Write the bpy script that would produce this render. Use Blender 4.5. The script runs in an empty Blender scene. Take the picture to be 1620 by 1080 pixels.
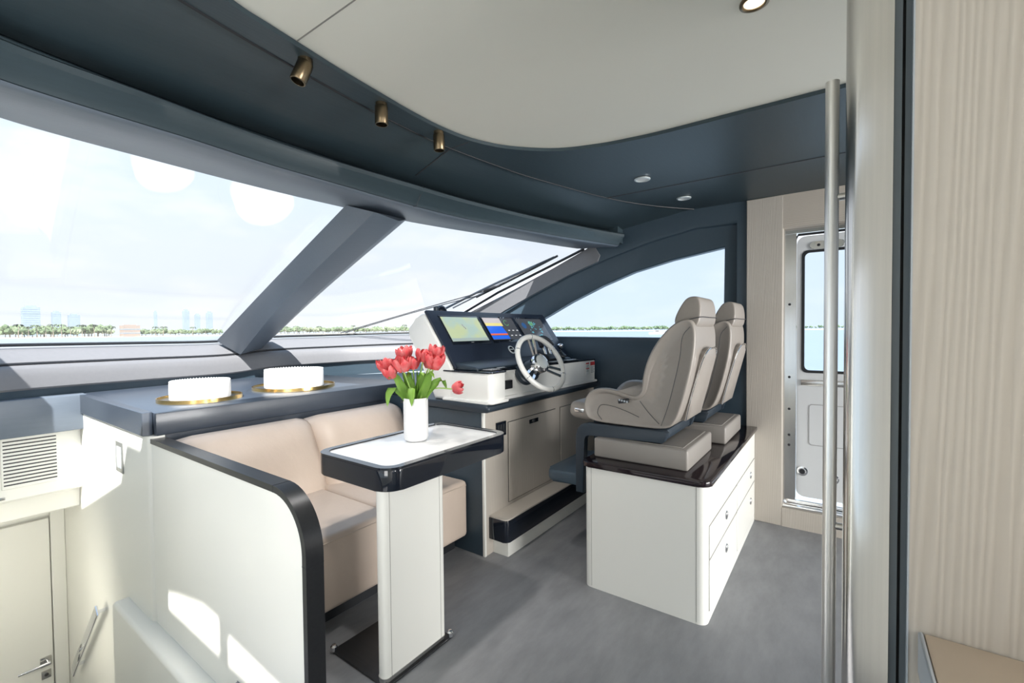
import bpy, bmesh, math, random
from math import sin, cos, pi, radians as R
from mathutils import Vector, Matrix
random.seed(7)
S = bpy.context.scene
COL = S.collection

# ------------------------------------------------------------------ camera
YAW, PITCH, ROLL, EYE = R(35.8), R(-1.4), R(0.55), 1.36
f0 = Vector((cos(YAW), sin(YAW), 0)); r0 = Vector((sin(YAW), -cos(YAW), 0)); u0 = Vector((0, 0, 1))
fw = f0*cos(PITCH) + u0*sin(PITCH); u1 = u0*cos(PITCH) - f0*sin(PITCH)
rt = r0*cos(ROLL) - u1*sin(ROLL); up = u1*cos(ROLL) + r0*sin(ROLL)
cd = bpy.data.cameras.new('camera'); cd.lens = 16.0; cd.sensor_width = 36.0; cd.sensor_fit = 'HORIZONTAL'
cd.clip_start = 0.05; cd.clip_end = 20000
cam = bpy.data.objects.new('camera', cd); COL.objects.link(cam)
M = Matrix.Identity(4)
for i in range(3):
    M[i][0] = rt[i]; M[i][1] = up[i]; M[i][2] = -fw[i]
M[0][3], M[1][3], M[2][3] = 0, 0, EYE
cam.matrix_world = M
S.camera = cam
# ------------------------------------------------------------------ view, world, sun, added fill lights
S.view_settings.view_transform = 'Standard'; S.view_settings.look = 'None'
S.view_settings.exposure = 0.35; S.view_settings.gamma = 1.0; S.view_settings.use_curve_mapping = False
SKY_STRENGTH, SUN_STRENGTH, FILL_POWER = 1.12, 14.0, 215.0
SUN_DIR = Vector((.615, .56, -1.0))
w = bpy.data.worlds.new('sky'); S.world = w; w.use_nodes = True
nt = w.node_tree; nt.nodes.clear()
def N(t, **k):
    n = nt.nodes.new(t)
    for a, b in k.items(): setattr(n, a, b)
    return n
out = N('ShaderNodeOutputWorld'); bg = N('ShaderNodeBackground'); tc = N('ShaderNodeTexCoord')
sx = N('ShaderNodeSeparateXYZ'); nt.links.new(tc.outputs['Generated'], sx.inputs[0])
rmp = N('ShaderNodeValToRGB'); e = rmp.color_ramp.elements
e[0].position = 0.0; e[0].color = (.86, .91, .95, 1)
e[1].position = 1.0; e[1].color = (.42, .62, .92, 1)
q = e.new(.16); q.color = (.82, .885, .965, 1)
q = e.new(.45); q.color = (.62, .79, .98, 1)
nt.links.new(sx.outputs[2], rmp.inputs[0])
mp = N('ShaderNodeMapping'); mp.inputs['Scale'].default_value = (3.0, 3.0, 9.0)
nt.links.new(tc.outputs['Generated'], mp.inputs[0])
ns = N('ShaderNodeTexNoise'); ns.inputs['Scale'].default_value = 2.2; ns.inputs['Detail'].default_value = 8
nt.links.new(mp.outputs[0], ns.inputs[0])
cr = N('ShaderNodeValToRGB'); cr.color_ramp.elements[0].position = .48; cr.color_ramp.elements[1].position = .74
nt.links.new(ns.outputs[0], cr.inputs[0])
mx = N('ShaderNodeMix', data_type='RGBA')
mul = N('ShaderNodeMath', operation='MULTIPLY'); mul.inputs[1].default_value = .55
nt.links.new(cr.outputs[0], mul.inputs[0]); nt.links.new(mul.outputs[0], mx.inputs[0])
nt.links.new(rmp.outputs[0], mx.inputs[6]); mx.inputs[7].default_value = (1.0, 1.0, 1.0, 1)
nt.links.new(mx.outputs[2], bg.inputs[0]); bg.inputs[1].default_value = SKY_STRENGTH
nt.links.new(bg.outputs[0], out.inputs[0])
sl = bpy.data.lights.new('sun', 'SUN'); sl.energy = SUN_STRENGTH; sl.angle = R(.6); sl.color = (1, .96, .9)
so = bpy.data.objects.new('sun', sl); COL.objects.link(so)
so.rotation_euler = SUN_DIR.to_track_quat('-Z', 'Y').to_euler(); so.location = (-6, -6, 12)
def area(name, loc, tgt, sx_, sy_, power, col=(1, 1, 1)):
    l = bpy.data.lights.new(name, 'AREA'); l.shape = 'RECTANGLE'; l.size = sx_; l.size_y = sy_; l.energy = power; l.color = col
    o = bpy.data.objects.new(name, l); COL.objects.link(o); o.location = loc
    o.rotation_euler = (Vector(tgt) - Vector(loc)).to_track_quat('-Z', 'Y').to_euler(); return o
area('aft_fill', (1.9, -8.0, 1.5), (2.0, 3, 1.0), 6.0, 2.6, FILL_POWER*4.1, (1, .98, .95))  # added fill light from astern, outside the frame
area('port_fill', (-2.9, -.95, 1.5), (2, .9, .8), 2.2, 2.2, FILL_POWER*.52, (1, .98, .95))  # added fill brightening the partition through the unseen port opening
area('stairwell_fill', (.0, 3.6, -.30), (.6, 4.7, -.75), .5, .5, 8, (1, .95, .82))  # added fill for the stairwell, with no lamp fixture behind it

# ------------------------------------------------------------------ materials
MATS = {}
def mat(name, col, rough=.5, metal=0.0, spec=.5, noise=None, bump=0.0, coat=0.0, emit=None, aniso=None):
    """noise = (scale xyz, detail, amount, second colour)"""
    m = bpy.data.materials.new(name); m.use_nodes = True; t = m.node_tree; b = t.nodes['Principled BSDF']
    b.inputs['Base Color'].default_value = (*col, 1); b.inputs['Roughness'].default_value = rough
    b.inputs['Metallic'].default_value = metal; b.inputs['Specular IOR Level'].default_value = spec
    b.inputs['Coat Weight'].default_value = coat; b.inputs['Coat Roughness'].default_value = .04
    if emit: b.inputs['Emission Color'].default_value = (*emit[:3], 1); b.inputs['Emission Strength'].default_value = emit[3]
    if noise:
        sc, det, amt, c2 = noise
        tc = t.nodes.new('ShaderNodeTexCoord'); mp = t.nodes.new('ShaderNodeMapping'); mp.inputs['Scale'].default_value = sc
        nz = t.nodes.new('ShaderNodeTexNoise'); nz.inputs['Scale'].default_value = 1; nz.inputs['Detail'].default_value = det
        nz.inputs['Roughness'].default_value = .6
        t.links.new(tc.outputs['Object'], mp.inputs[0]); t.links.new(mp.outputs[0], nz.inputs[0])
        rp = t.nodes.new('ShaderNodeValToRGB'); rp.color_ramp.elements[0].position = .5-amt; rp.color_ramp.elements[1].position = .5+amt
        rp.color_ramp.elements[0].color = (*c2, 1); rp.color_ramp.elements[1].color = (*col, 1)
        t.links.new(nz.outputs[0], rp.inputs[0]); t.links.new(rp.outputs[0], b.inputs['Base Color'])
        if bump:
            bp = t.nodes.new('ShaderNodeBump'); bp.inputs['Strength'].default_value = bump; bp.inputs['Distance'].default_value = .004
            t.links.new(nz.outputs[0], bp.inputs['Height']); t.links.new(bp.outputs[0], b.inputs['Normal'])
    MATS[name] = m; return m
def wood(name, c1, c2, scale=34.0, grain_axis='Z'):
    m = mat(name, c1, .45); t = m.node_tree; b = t.nodes['Principled BSDF']
    tc = t.nodes.new('ShaderNodeTexCoord'); mp = t.nodes.new('ShaderNodeMapping')
    s = {'Z': (1, 1, .03), 'Y': (1, .04, 1), 'X': (.04, 1, 1)}[grain_axis]
    mp.inputs['Scale'].default_value = s
    nz = t.nodes.new('ShaderNodeTexNoise'); nz.inputs['Scale'].default_value = 5; nz.inputs['Detail'].default_value = 3
    wv = t.nodes.new('ShaderNodeTexWave'); wv.wave_type = 'BANDS'; wv.bands_direction = 'DIAGONAL' if grain_axis == 'Z' else 'Z'
    wv.inputs['Scale'].default_value = scale; wv.inputs['Distortion'].default_value = 13; wv.inputs['Detail'].default_value = 3
    wv.inputs['Detail Scale'].default_value = .35
    t.links.new(tc.outputs['Object'], mp.inputs[0]); t.links.new(mp.outputs[0], wv.inputs[0]); t.links.new(mp.outputs[0], nz.inputs[0])
    rp = t.nodes.new('ShaderNodeValToRGB'); rp.color_ramp.elements[0].color = (*c2, 1); rp.color_ramp.elements[1].color = (*c1, 1)
    rp.color_ramp.elements[0].position = .0; rp.color_ramp.elements[1].position = .75
    mxx = t.nodes.new('ShaderNodeMath'); mxx.operation = 'MULTIPLY_ADD'; mxx.inputs[1].default_value = .7
    n2 = t.nodes.new('ShaderNodeMath'); n2.operation = 'MULTIPLY'; n2.inputs[1].default_value = .3
    t.links.new(nz.outputs[0], n2.inputs[0]); t.links.new(wv.outputs[1], mxx.inputs[0]); t.links.new(n2.outputs[0], mxx.inputs[2])
    t.links.new(mxx.outputs[0], rp.inputs[0]); t.links.new(rp.outputs[0], b.inputs['Base Color'])
    bp = t.nodes.new('ShaderNodeBump'); bp.inputs['Strength'].default_value = .15; bp.inputs['Distance'].default_value = .002
    t.links.new(wv.outputs[1], bp.inputs['Height']); t.links.new(bp.outputs[0], b.inputs['Normal'])
    return m
NAVY = mat('navy_leather', (.036, .057, .069), .42, spec=.5, noise=((6, 90, 60), 6, .35, (.028, .045, .055)), bump=.15)
NAVYP = mat('navy_smooth_leather', (.044, .070, .095), .38, noise=((60, 60, 60), 4, .4, (.036, .059, .081)), bump=.1)
NAVYD = mat('dark_navy_metal', (.020, .032, .046), .4, spec=.5)
PILM = mat('slate_leather', (.135, .165, .205), .40, noise=((8, 90, 60), 6, .4, (.115, .142, .178)), bump=.12)
WORKM = mat('worktop_slate', (.048, .062, .086), .30, spec=1.0, noise=((14, 120, 90), 6, .4, (.034, .046, .066)), bump=.06)
WHITE = mat('white_lacquer', (.80, .80, .755), .35, coat=.15)
CEIL = mat('ceiling_white', (.71, .70, .625), .6)
GELW = mat('white_gelcoat', (.82, .82, .79), .3, coat=.2)
DOORW = mat('door_white', (.66, .68, .70), .35)
BEIGE = mat('beige_leather', (.62, .515, .435), .40, noise=((9, 9, 6), 5, .4, (.565, .465, .388)), bump=.35)
BEIGE.node_tree.nodes['Bump'].inputs['Distance'].default_value = .012
TAUPE = mat('taupe_leather', (.31, .28, .252), .36, noise=((50, 50, 50), 4, .4, (.285, .255, .228)), bump=.08)
TAUPED = mat('taupe_plinth', (.27, .25, .23), .42)
WOODL = wood('light_oak', (.515, .472, .420), (.468, .424, .371), 58.0)
WOODH = wood('light_oak_across', (.52, .47, .41), (.45, .395, .34), 30, 'Y')
FLOORM = mat('grey_floor', (.29, .295, .31), .5, noise=((5, 14, 5), 10, .22, (.205, .21, .223)), bump=.25)
FASC = mat('grey_fascia_leather', (.165, .168, .18), .45, noise=((40, 40, 40), 4, .4, (.146, .15, .162)), bump=.1)
BLACKG = mat('black_gloss', (.008, .011, .018), .07, spec=.45, coat=.3)
BLACKM = mat('black_matt', (.012, .014, .018), .5)
PANELM = mat('midnight_panel', (.014, .021, .038), .35)
STEELH = mat('bar_steel', (.80, .79, .77), .30, metal=1.0)
MAROON = mat('dark_maroon_gloss', (.014, .008, .011), .08, spec=.4, coat=.15)
RAILM = mat('anthracite_metal', (.05, .052, .056), .33, metal=.65, noise=((80, 4, 80), 4, .4, (.038, .04, .044)))
STEEL = mat('brushed_steel', (.62, .61, .59), .17, metal=1.0, noise=((160, 160, 3), 5, .4, (.52, .51, .5)))
CHROME = mat('chrome', (.82, .83, .85), .07, metal=1.0)
BRASS = mat('aged_brass', (.27, .205, .13), .30, metal=1.0, noise=((90, 90, 5), 4, .4, (.20, .15, .09)))
GOLD = mat('gold_brass', (.80, .56, .22), .2, metal=1.0)
GASK = mat('grey_gasket', (.085, .105, .12), .5)
PORC = mat('white_ceramic', (.78, .78, .78), .45)
DRUM = mat('white_drum', (.84, .84, .83), .7)
STONE = mat('beige_stone', (.62, .50, .385), .35, noise=((9, 9, 9), 6, .3, (.56, .45, .345)))
INLAY = mat('white_table_inlay', (.82, .83, .84), .18, coat=.6)
LEAF = mat('tulip_leaf', (.34, .55, .10), .4, noise=((30, 30, 8), 4, .35, (.20, .42, .07)))
STEMM = mat('tulip_stem', (.33, .52, .12), .45)
PETAL = mat('tulip_petal', (.86, .06, .085), .4, noise=((45, 45, 18), 4, .22, (.92, .36, .36)))
SWHITE = mat('switch_pale', (.42, .46, .50), .3)
SATIN = mat('satin_dark_steel', (.30, .31, .30), .4, metal=.7)
REDM = mat('label_red', (.55, .04, .04), .5)
PAPER = mat('label_white', (.80, .80, .78), .6)
GREYT = mat('label_grey_text', (.35, .35, .36), .6)
DRAINM = mat('seam_dark', (.05, .05, .055), .7)
SEAMW = mat('seam_cream', (.24, .235, .215), .7)
LENS = mat('lamp_lens', (.8, .75, .65), .15, emit=(1, .85, .6, 1.2))
SILVER = mat('silver_badge', (.66, .70, .70), .32, metal=.3)
def glass_mat(name, tint, refl=1.0):
    m = bpy.data.materials.new(name); m.use_nodes = True; t = m.node_tree; t.nodes.clear()
    o = t.nodes.new('ShaderNodeOutputMaterial'); mix = t.nodes.new('ShaderNodeMixShader')
    tr = t.nodes.new('ShaderNodeBsdfTransparent'); tr.inputs[0].default_value = (*tint, 1)
    gl = t.nodes.new('ShaderNodeBsdfGlossy'); gl.inputs['Roughness'].default_value = 0.0
    lw = t.nodes.new('ShaderNodeLayerWeight'); lw.inputs[0].default_value = .5
    pw = t.nodes.new('ShaderNodeMath'); pw.operation = 'POWER'; pw.inputs[1].default_value = 4.0
    ma = t.nodes.new('ShaderNodeMath'); ma.operation = 'MULTIPLY_ADD'; ma.inputs[1].default_value = .5*refl; ma.inputs[2].default_value = .022*refl
    t.links.new(lw.outputs['Facing'], pw.inputs[0]); t.links.new(pw.outputs[0], ma.inputs[0]); t.links.new(ma.outputs[0], mix.inputs[0])
    t.links.new(tr.outputs[0], mix.inputs[1]); t.links.new(gl.outputs[0], mix.inputs[2]); t.links.new(mix.outputs[0], o.inputs[0])
    MATS[name] = m; return m
GLASS = glass_mat('windscreen_glass', (.925, .93, .935))
GLASSS = glass_mat('side_glass', (.80, .85, .90), .4)

# ------------------------------------------------------------------ mesh helpers
def sharp(me, ang=38):
    for p in me.polygons: p.use_smooth = True
    me.set_sharp_from_angle(angle=R(ang))
def wl(o):
    v = Vector(o.location)
    while o.parent: o = o.parent; v = v + o.location
    return v
def obj(name, bm, m, parent=None, sub=0, ang=38):
    """links bm (in world coordinates) as one mesh object"""
    bmesh.ops.recalc_face_normals(bm, faces=bm.faces[:])
    org = wl(parent) if parent else Vector((0, 0, 0))
    if parent is None:
        xs = [v.co for v in bm.verts]
        org = Vector((sum(c.x for c in xs)/len(xs), sum(c.y for c in xs)/len(xs), min(c.z for c in xs)))
    bmesh.ops.translate(bm, verts=bm.verts[:], vec=-org)
    me = bpy.data.meshes.new(name); bm.to_mesh(me); bm.free()
    me.materials.append(m); sharp(me, ang)
    o = bpy.data.objects.new(name, me); COL.objects.link(o)
    if parent: o.parent = parent
    else: o.location = org
    if sub:
        md = o.modifiers.new('smooth', 'SUBSURF'); md.levels = sub; md.render_levels = sub
    return o
def thing(name, label, cat, loc=(0, 0, 0), group=None):
    o = bpy.data.objects.new(name, None); COL.objects.link(o); o.location = loc; o.empty_display_size = .1
    o['label'] = label; o['category'] = cat
    if group: o['group'] = group
    return o
def tag(o, label, cat, group=None):
    o['label'] = label; o['category'] = cat
    if group: o['group'] = group
    return o
def struct(name, bm, m, parent=None, **k):
    o = obj(name, bm, m, parent, **k)
    if parent is None: o['kind'] = 'structure'
    return o
def nb(): return bmesh.new()
def box(bm, x0, x1, y0, y1, z0, z1, r=0.0, seg=2, rot=None, piv=None):
    ret = bmesh.ops.create_cube(bm, size=1.0); vs = ret['verts']
    for v in vs:
        v.co.x = x0 if v.co.x < 0 else x1; v.co.y = y0 if v.co.y < 0 else y1; v.co.z = z0 if v.co.z < 0 else z1
    if r > 0:
        es = list({e for v in vs for e in v.link_edges})
        rr = bmesh.ops.bevel(bm, geom=es, offset=r, segments=seg, profile=.5, affect='EDGES', clamp_overlap=True)
        vs = [v for v in bm.verts if v.is_valid and (v in rr['verts'])] if False else list({v for f in rr['faces'] for v in f.verts} | {v for v in vs if v.is_valid})
    if rot is not None: bmesh.ops.rotate(bm, verts=vs, cent=piv, matrix=rot)
    return bm
def B(*a, **k): return box(nb(), *a, **k)
def prism(bm, poly, axis, a, b, r=0.0, seg=2):
    """poly of 2D points extruded along axis: x -> (y,z), y -> (x,z), z -> (x,y); r rounds the two end rims"""
    def P(u, v, w):
        return {'x': (w, u, v), 'y': (u, w, v), 'z': (u, v, w)}[axis]
    n = len(poly)
    A = [bm.verts.new(P(u, v, a)) for u, v in poly]; C = [bm.verts.new(P(u, v, b)) for u, v in poly]
    fa = bm.faces.new(A); fb = bm.faces.new(C[::-1])
    for i in range(n):
        j = (i+1) % n; bm.faces.new((A[i], C[i], C[j], A[j]))
    if r > 0:
        es = [e for e in fa.edges] + [e for e in fb.edges]
        bmesh.ops.bevel(bm, geom=es, offset=r, segments=seg, profile=.5, affect='EDGES', clamp_overlap=True)
    return bm
def rrect(x0, x1, y0, y1, r, n=6, corners=(1, 1, 1, 1)):
    """rounded rectangle, corners in order (x0y0, x1y0, x1y1, x0y1)"""
    pts = []
    for k, (cx, cy, a0) in enumerate(((x0, y0, pi), (x1, y0, 1.5*pi), (x1, y1, 0), (x0, y1, .5*pi))):
        if not corners[k]: pts.append((cx, cy)); continue
        sx_ = 1 if cx == x0 else -1; sy_ = 1 if cy == y0 else -1
        for i in range(n+1):
            a = a0 + .5*pi*i/n; pts.append((cx + sx_*r + r*cos(a), cy + sy_*r + r*sin(a)))
    return pts
def tube(bm, pts, r, n=10, cap=True):
    pts = [Vector(p) for p in pts]; rings = []; L = len(pts)
    rad = r if isinstance(r, (list, tuple)) else [r]*L
    prev = None
    for i, p in enumerate(pts):
        t = (pts[min(i+1, L-1)] - pts[max(i-1, 0)]).normalized()
        if prev is None: a = t.orthogonal().normalized()
        else:
            a = prev - t*prev.dot(t); a.normalize()
        prev = a; b = t.cross(a)
        rings.append([bm.verts.new(p + (a*cos(2*pi*k/n) + b*sin(2*pi*k/n))*rad[i]) for k in range(n)])
    for i in range(L-1):
        for k in range(n):
            j = (k+1) % n; bm.faces.new((rings[i][k], rings[i][j], rings[i+1][j], rings[i+1][k]))
    if cap:
        bm.faces.new(rings[0][::-1]); bm.faces.new(rings[-1])
    return bm
def lathe(bm, prof, c, axis=(0, 0, 1), n=32, close=False):
    """prof = [(radius, height)] turned about axis through c"""
    q = Vector((0, 0, 1)).rotation_difference(Vector(axis).normalized()); rings = []
    for r, h in prof:
        if r < 1e-6: rings.append([bm.verts.new(q @ Vector((0, 0, h)) + Vector(c))])
        else: rings.append([bm.verts.new(q @ Vector((r*cos(2*pi*k/n), r*sin(2*pi*k/n), h)) + Vector(c)) for k in range(n)])
    m = len(rings)
    for i in range(m if close else m-1):
        a, b = rings[i], rings[(i+1) % m]
        for k in range(n):
            j = (k+1) % n
            if len(a) == 1 and len(b) == 1: continue
            if len(a) == 1: bm.faces.new((a[0], b[j], b[k]))
            elif len(b) == 1: bm.faces.new((a[k], a[j], b[0]))
            else: bm.faces.new((a[k], a[j], b[j], b[k]))
    return bm
def torus(bm, c, axis, R_, r, n=48, m=12):
    return lathe(bm, [(R_ + r*cos(2*pi*k/m), r*sin(2*pi*k/m)) for k in range(m)], c, axis, n, close=True)
def spline(pts, n):
    """Catmull-Rom through pts, n samples evenly spaced by length"""
    P = [Vector(p) for p in pts]; P = [P[0]*2-P[1]] + P + [P[-1]*2-P[-2]]; o = []
    for i in range(1, len(P)-2):
        for k in range(24):
            t = k/24; a, b, c, d = P[i-1], P[i], P[i+1], P[i+2]
            o.append(.5*((2*b) + (c-a)*t + (2*a-5*b+4*c-d)*t*t + (3*b-a-3*c+d)*t**3))
    o.append(P[-2]); L = [0]
    for i in range(1, len(o)): L.append(L[-1] + (o[i]-o[i-1]).length)
    res = []; j = 0
    for k in range(n):
        s = L[-1]*k/(n-1)
        while j < len(L)-2 and L[j+1] < s: j += 1
        t = (s-L[j])/max(L[j+1]-L[j], 1e-9); res.append(o[j].lerp(o[j+1], min(max(t, 0), 1)))
    return res
def by_x(pts, xs):
    """heights y,z of a curve read at the given x values"""
    dense = spline(pts, 400); res = []
    for x in xs:
        k = min(range(len(dense)-1), key=lambda i: abs((dense[i].x+dense[i+1].x)/2 - x)); a, b = dense[k], dense[k+1]
        t = (x-a.x)/(b.x-a.x) if abs(b.x-a.x) > 1e-9 else 0; res.append(a.lerp(b, t))
    return res
def loft(bm, curves, closed=False, caps=False):
    rows = [[bm.verts.new(p) for p in c] for c in curves]; m = len(rows)
    for i in range(m if closed else m-1):
        a, b = rows[i], rows[(i+1) % m]
        for k in range(len(a)-1): bm.faces.new((a[k], a[k+1], b[k+1], b[k]))
    if caps:
        bm.faces.new([r[0] for r in rows]); bm.faces.new([r[-1] for r in rows][::-1])
    return bm
def off(c, dx=0, dy=0, dz=0): return [Vector((p.x+dx, p.y+dy, p.z+dz)) for p in c]
def quad_hole(bm, axis, w0, w1, outer, inner):
    """slab with an opening: outer and inner polygons of equal count, matched point for point"""
    def P(u, v, w): return {'x': (w, u, v), 'y': (u, w, v), 'z': (u, v, w)}[axis]
    n = len(outer); rows = []
    for poly, w in ((outer, w0), (outer, w1), (inner, w1), (inner, w0)): rows.append([bm.verts.new(P(u, v, w)) for u, v in poly])
    for a, b in ((0, 1), (1, 2), (2, 3), (3, 0)):
        for i in range(n):
            j = (i+1) % n; bm.faces.new((rows[a][i], rows[a][j], rows[b][j], rows[b][i]))
    return bm
def copy_thing(root, dv, label=None):
    def rec(o, par):
        c = o.copy(); COL.objects.link(c); c.parent = par
        for ch in [k for k in bpy.data.objects if k.parent == o]: rec(ch, c)
        return c
    r = rec(root, None); r.location = Vector(root.location) + Vector(dv)
    if label: r['label'] = label
    return r
# ================================================================== STRUCTURE
# ---- floor (main sole, and the lower sole of the stairwell)
bm = nb(); box(bm, .84, 3.78, -4, 3.0, -.06, 0); box(bm, -1.3, .8399, -4, 1.9, -.06, 0)
struct('floor', bm, FLOORM)
bm = nb(); box(bm, -.15, .80, 1.9, 4.76, -1.35, -1.29); struct('trim_1', bm, FLOORM)
struct('trim_2', B(-.15, .78, 1.86, 1.9, -1.3, -.06), WHITE)           # riser closing the stairwell aft
# ---- ceilings
N_ = 90
XS = [-.22 + (3.612+.22)*i/(N_-1) for i in range(N_)]
Wc = [(-.448, 1.02), (-.2, 1.10), (.15, 1.22), (.577, 1.354), (.689, 1.375), (.782, 1.389), (.954, 1.414), (1.158, 1.434), (1.319, 1.448), (1.487, 1.45),
      (1.657, 1.425), (1.837, 1.341), (2.005, 1.172), (2.085, .98), (2.115, .82), (2.13, .67), (2.135, .356), (2.139, .055), (2.14, -1)]
Wc3 = spline([(x, y, 2.265) for x, y in Wc], 140)
G1 = [(-.448, 1.13), (-.2, 1.22), (.1, 1.34), (.514, 1.451), (1.05, 1.535), (1.45, 1.566), (1.675, 1.56), (2.0, 1.522), (2.3, 1.47), (2.923, 1.298), (3.3, 1.12), (3.59, .908), (3.75, .78)]
G13 = spline([(x, y, 2.26) for x, y in G1], 160)
struct('ceiling', B(-.47, 3.78, -4, 1.62, 2.275, 2.30), CEIL)
poly = [(p.x, p.y) for p in Wc3] + [(2.14, -4), (3.76, -4)] + [(p.x, p.y) for p in G13[::-1]]
struct('trim_3', prism(nb(), poly, 'z', 2.258, 2.274), NAVY)           # flat dark soffit round the white ceiling
dl = [(-.45, 1.2, 2.19), (-.2, 1.5, 2.19), (0, 1.66, 2.19), (.201, 1.76, 2.19), (.645, 1.828, 2.19), (.909, 1.843, 2.19), (1.25, 1.852, 2.19), (1.692, 1.847, 2.19),
      (2.1, 1.83, 2.19), (2.569, 1.76, 2.19), (3.0, 1.64, 2.19), (3.383, 1.504, 2.19), (3.62, 1.42, 2.19)]
ft = [(-.45, 1.12, 2.12), (-.2, 1.45, 2.12), (0, 1.64, 2.12), (.199, 1.756, 2.12), (.512, 1.785, 2.12), (.901, 1.825, 2.12), (1.229, 1.826, 2.12), (1.614, 1.80, 2.12),
      (2.0, 1.77, 2.12), (2.48, 1.69, 2.12), (2.9, 1.59, 2.12), (3.316, 1.474, 2.12), (3.62, 1.36, 2.12)]
lo = [(-.45, 1.2, 2.03), (-.2, 1.52, 2.03), (0, 1.70, 2.03), (.201, 1.801, 2.03), (.641, 1.832, 2.03), (.914, 1.86, 2.03), (1.249, 1.864, 2.03), (1.633, 1.868, 2.03),
      (2.0, 1.845, 2.03), (2.356, 1.776, 2.03), (2.97, 1.619, 2.03), (3.635, 1.405, 2.03)]
gt = [(-.45, 1.62, 2.06), (-.2, 1.86, 2.06), (0, 2.02, 2.06), (.24, 2.179, 2.06), (.635, 2.23, 2.06), (1.1, 2.258, 2.06), (1.51, 2.25, 2.06), (1.928, 2.225, 2.06),
      (2.35, 2.14, 2.06), (2.745, 2.03, 2.06), (3.3, 1.89, 2.06), (3.62, 1.79, 2.06)]
Dl, Ft, Lo, Gt = (by_x(c, XS) for c in (dl, ft, lo, gt))
G1s = by_x([(x, y, 2.262) for x, y in G1], XS)
for i, x in enumerate(XS):                                              # starboard corner: the slope folds into the wall line
    if G1s[i].y > Dl[i].y - .03: G1s[i].y = Dl[i].y - .03
struct('trim_4', loft(nb(), [G1s, Dl, off(Dl, 0, .07, -.02), off(Dl, 0, .30, .06), off(G1s, 0, .05, .04)], closed=True, caps=True), NAVY)
XH = [-.22 + (3.50+.22)*i/(N_-1) for i in range(N_)]
Dl, Ft, Lo, Gt = (by_x(c, XH) for c in (dl, ft, lo, gt))
hb = [off(Dl, 0, .09, -.01), off(Ft, 0, .09, .012), off(Ft, 0, .02, .012), Ft, off(Ft, 0, .0, -.02), off(Lo, 0, -.006, .03), off(Lo, 0, .004, .008), off(Lo, 0, .03, .004), off(Gt, 0, .02, .02), off(Gt, 0, .02, .16)]
struct('trim_5', loft(nb(), hb, closed=True, caps=True), NAVY)          # header beam over the windscreen
struct('trim_20', loft(nb(), [off(Lo, 0, .006, .006), off(Lo, 0, .012, .001), off(Lo, 0, .03, -.003), off(Gt, 0, -.005, -.008), off(Gt, 0, .005, .0), off(Lo, 0, .03, .003)], closed=True, caps=True), PILM)
struct('trim_28', B(3.495, 3.61, 1.46, 1.84, 2.065, 2.3), NAVY)
struct('roof', B(-.47, 3.8, -4, 2.0, 2.36, 2.42), WHITE)
bm = nb(); tube(bm, off(G13[6:], 0, 0, -.003), .0045, 6); struct('trim_6', bm, BLACKM)
bm = nb(); box(bm, 2.918, 2.923, -1.5, 1.29, 2.2545, 2.2585)
tube(bm, [(1.66, 1.44, 2.258), (1.665, 1.56, 2.259), (1.69, 1.84, 2.19), ], .003, 6)
tube(bm, [(1.70, 1.79, 2.122), (1.70, 1.853, 2.032), (1.705, 2.2, 2.052)], .0015, 6)
struct('trim_7', bm, DRAINM)                                           # panel joints of the soffit
struct('trim_8', B(.786, .790, -1.0, 1.40, 2.2735, 2.276), SEAMW)       # joint in the white ceiling
# ---- windscreen
bg_ = [(-.35, 3.75, 1.30), (0, 4.08, 1.298), (.44, 4.35, 1.296), (1.1, 4.48, 1.29), (1.73, 4.52, 1.287), (2.17, 4.49, 1.318), (2.8, 4.32, 1.33), (3.2, 4.08, 1.34), (3.47, 3.86, 1.346), (3.6, 3.70, 1.35)]
XB = [-.35 + 3.95*i/119 for i in range(120)]
Bg = by_x(bg_, XB)
def pane(bx0, bx1, tx0, tx1, n=24):
    b = by_x(bg_, [bx0+(bx1-bx0)*i/(n-1) for i in range(n)]); t = by_x(gt, [tx0+(tx1-tx0)*i/(n-1) for i in range(n)])
    rows = []
    for k in range(13):
        s = k/12; bulge = .035*4*s*(1-s)
        rows.append([a.lerp(c, s) + Vector((0, .3*bulge, bulge)) for a, c in zip(b, t)])
    bm = loft(nb(), rows); bmesh.ops.recalc_face_normals(bm, faces=bm.faces[:])
    bmesh.ops.solidify(bm, geom=bm.faces[:], thickness=.008); return bm
struct('window_1', pane(-.3, 1.95, -.4, 1.66), GLASS)
struct('window_2', pane(1.955, 3.58, 1.665, 3.56), GLASS)
bm = nb(); tube(bm, off(Bg, 0, -.012, .0), .011, 8); struct('trim_9', bm, BLACKM)          # black gasket along the foot of the glass
bm = nb(); tube(bm, [Vector((3.585, 3.66, 1.362)), Vector((3.585, 2.75, 1.735)), Vector((3.57, 1.80, 2.055))], .012, 8); struct('trim_10', bm, BLACKM)
# centre pillar
pl = [Vector((1.73, 4.46, 1.292)), Vector((1.63, 3.4, 1.66)), Vector((1.50, 2.19, 2.05))]
pr = [Vector((1.86, 4.31, 1.165)), Vector((1.70, 3.25, 1.575)), Vector((1.565, 2.03, 2.00))]
pq = [Vector((2.18, 4.40, 1.30)), Vector((2.04, 3.3, 1.68)), Vector((1.93, 2.19, 2.055))]
pl, pr, pq = (spline(c, 24) for c in (pl, pr, pq))
ra = [a.lerp(b, .90) for a, b in zip(pl, pr)]; rb = [b.lerp(c, .06) for b, c in zip(pr, pq)]
rc = [b.lerp(c, .6) + Vector((0, -.035, -.03)) for b, c in zip(pr, pq)]
bm = loft(nb(), [pl, ra, [p.lerp((a+b)/2, .25) for p, a, b in zip(pr, ra, rb)], rb, rc, pq, [((a+c)/2)+Vector((0, .02, .03)) for a, c in zip(pl, pq)]], closed=True, caps=True)
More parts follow.
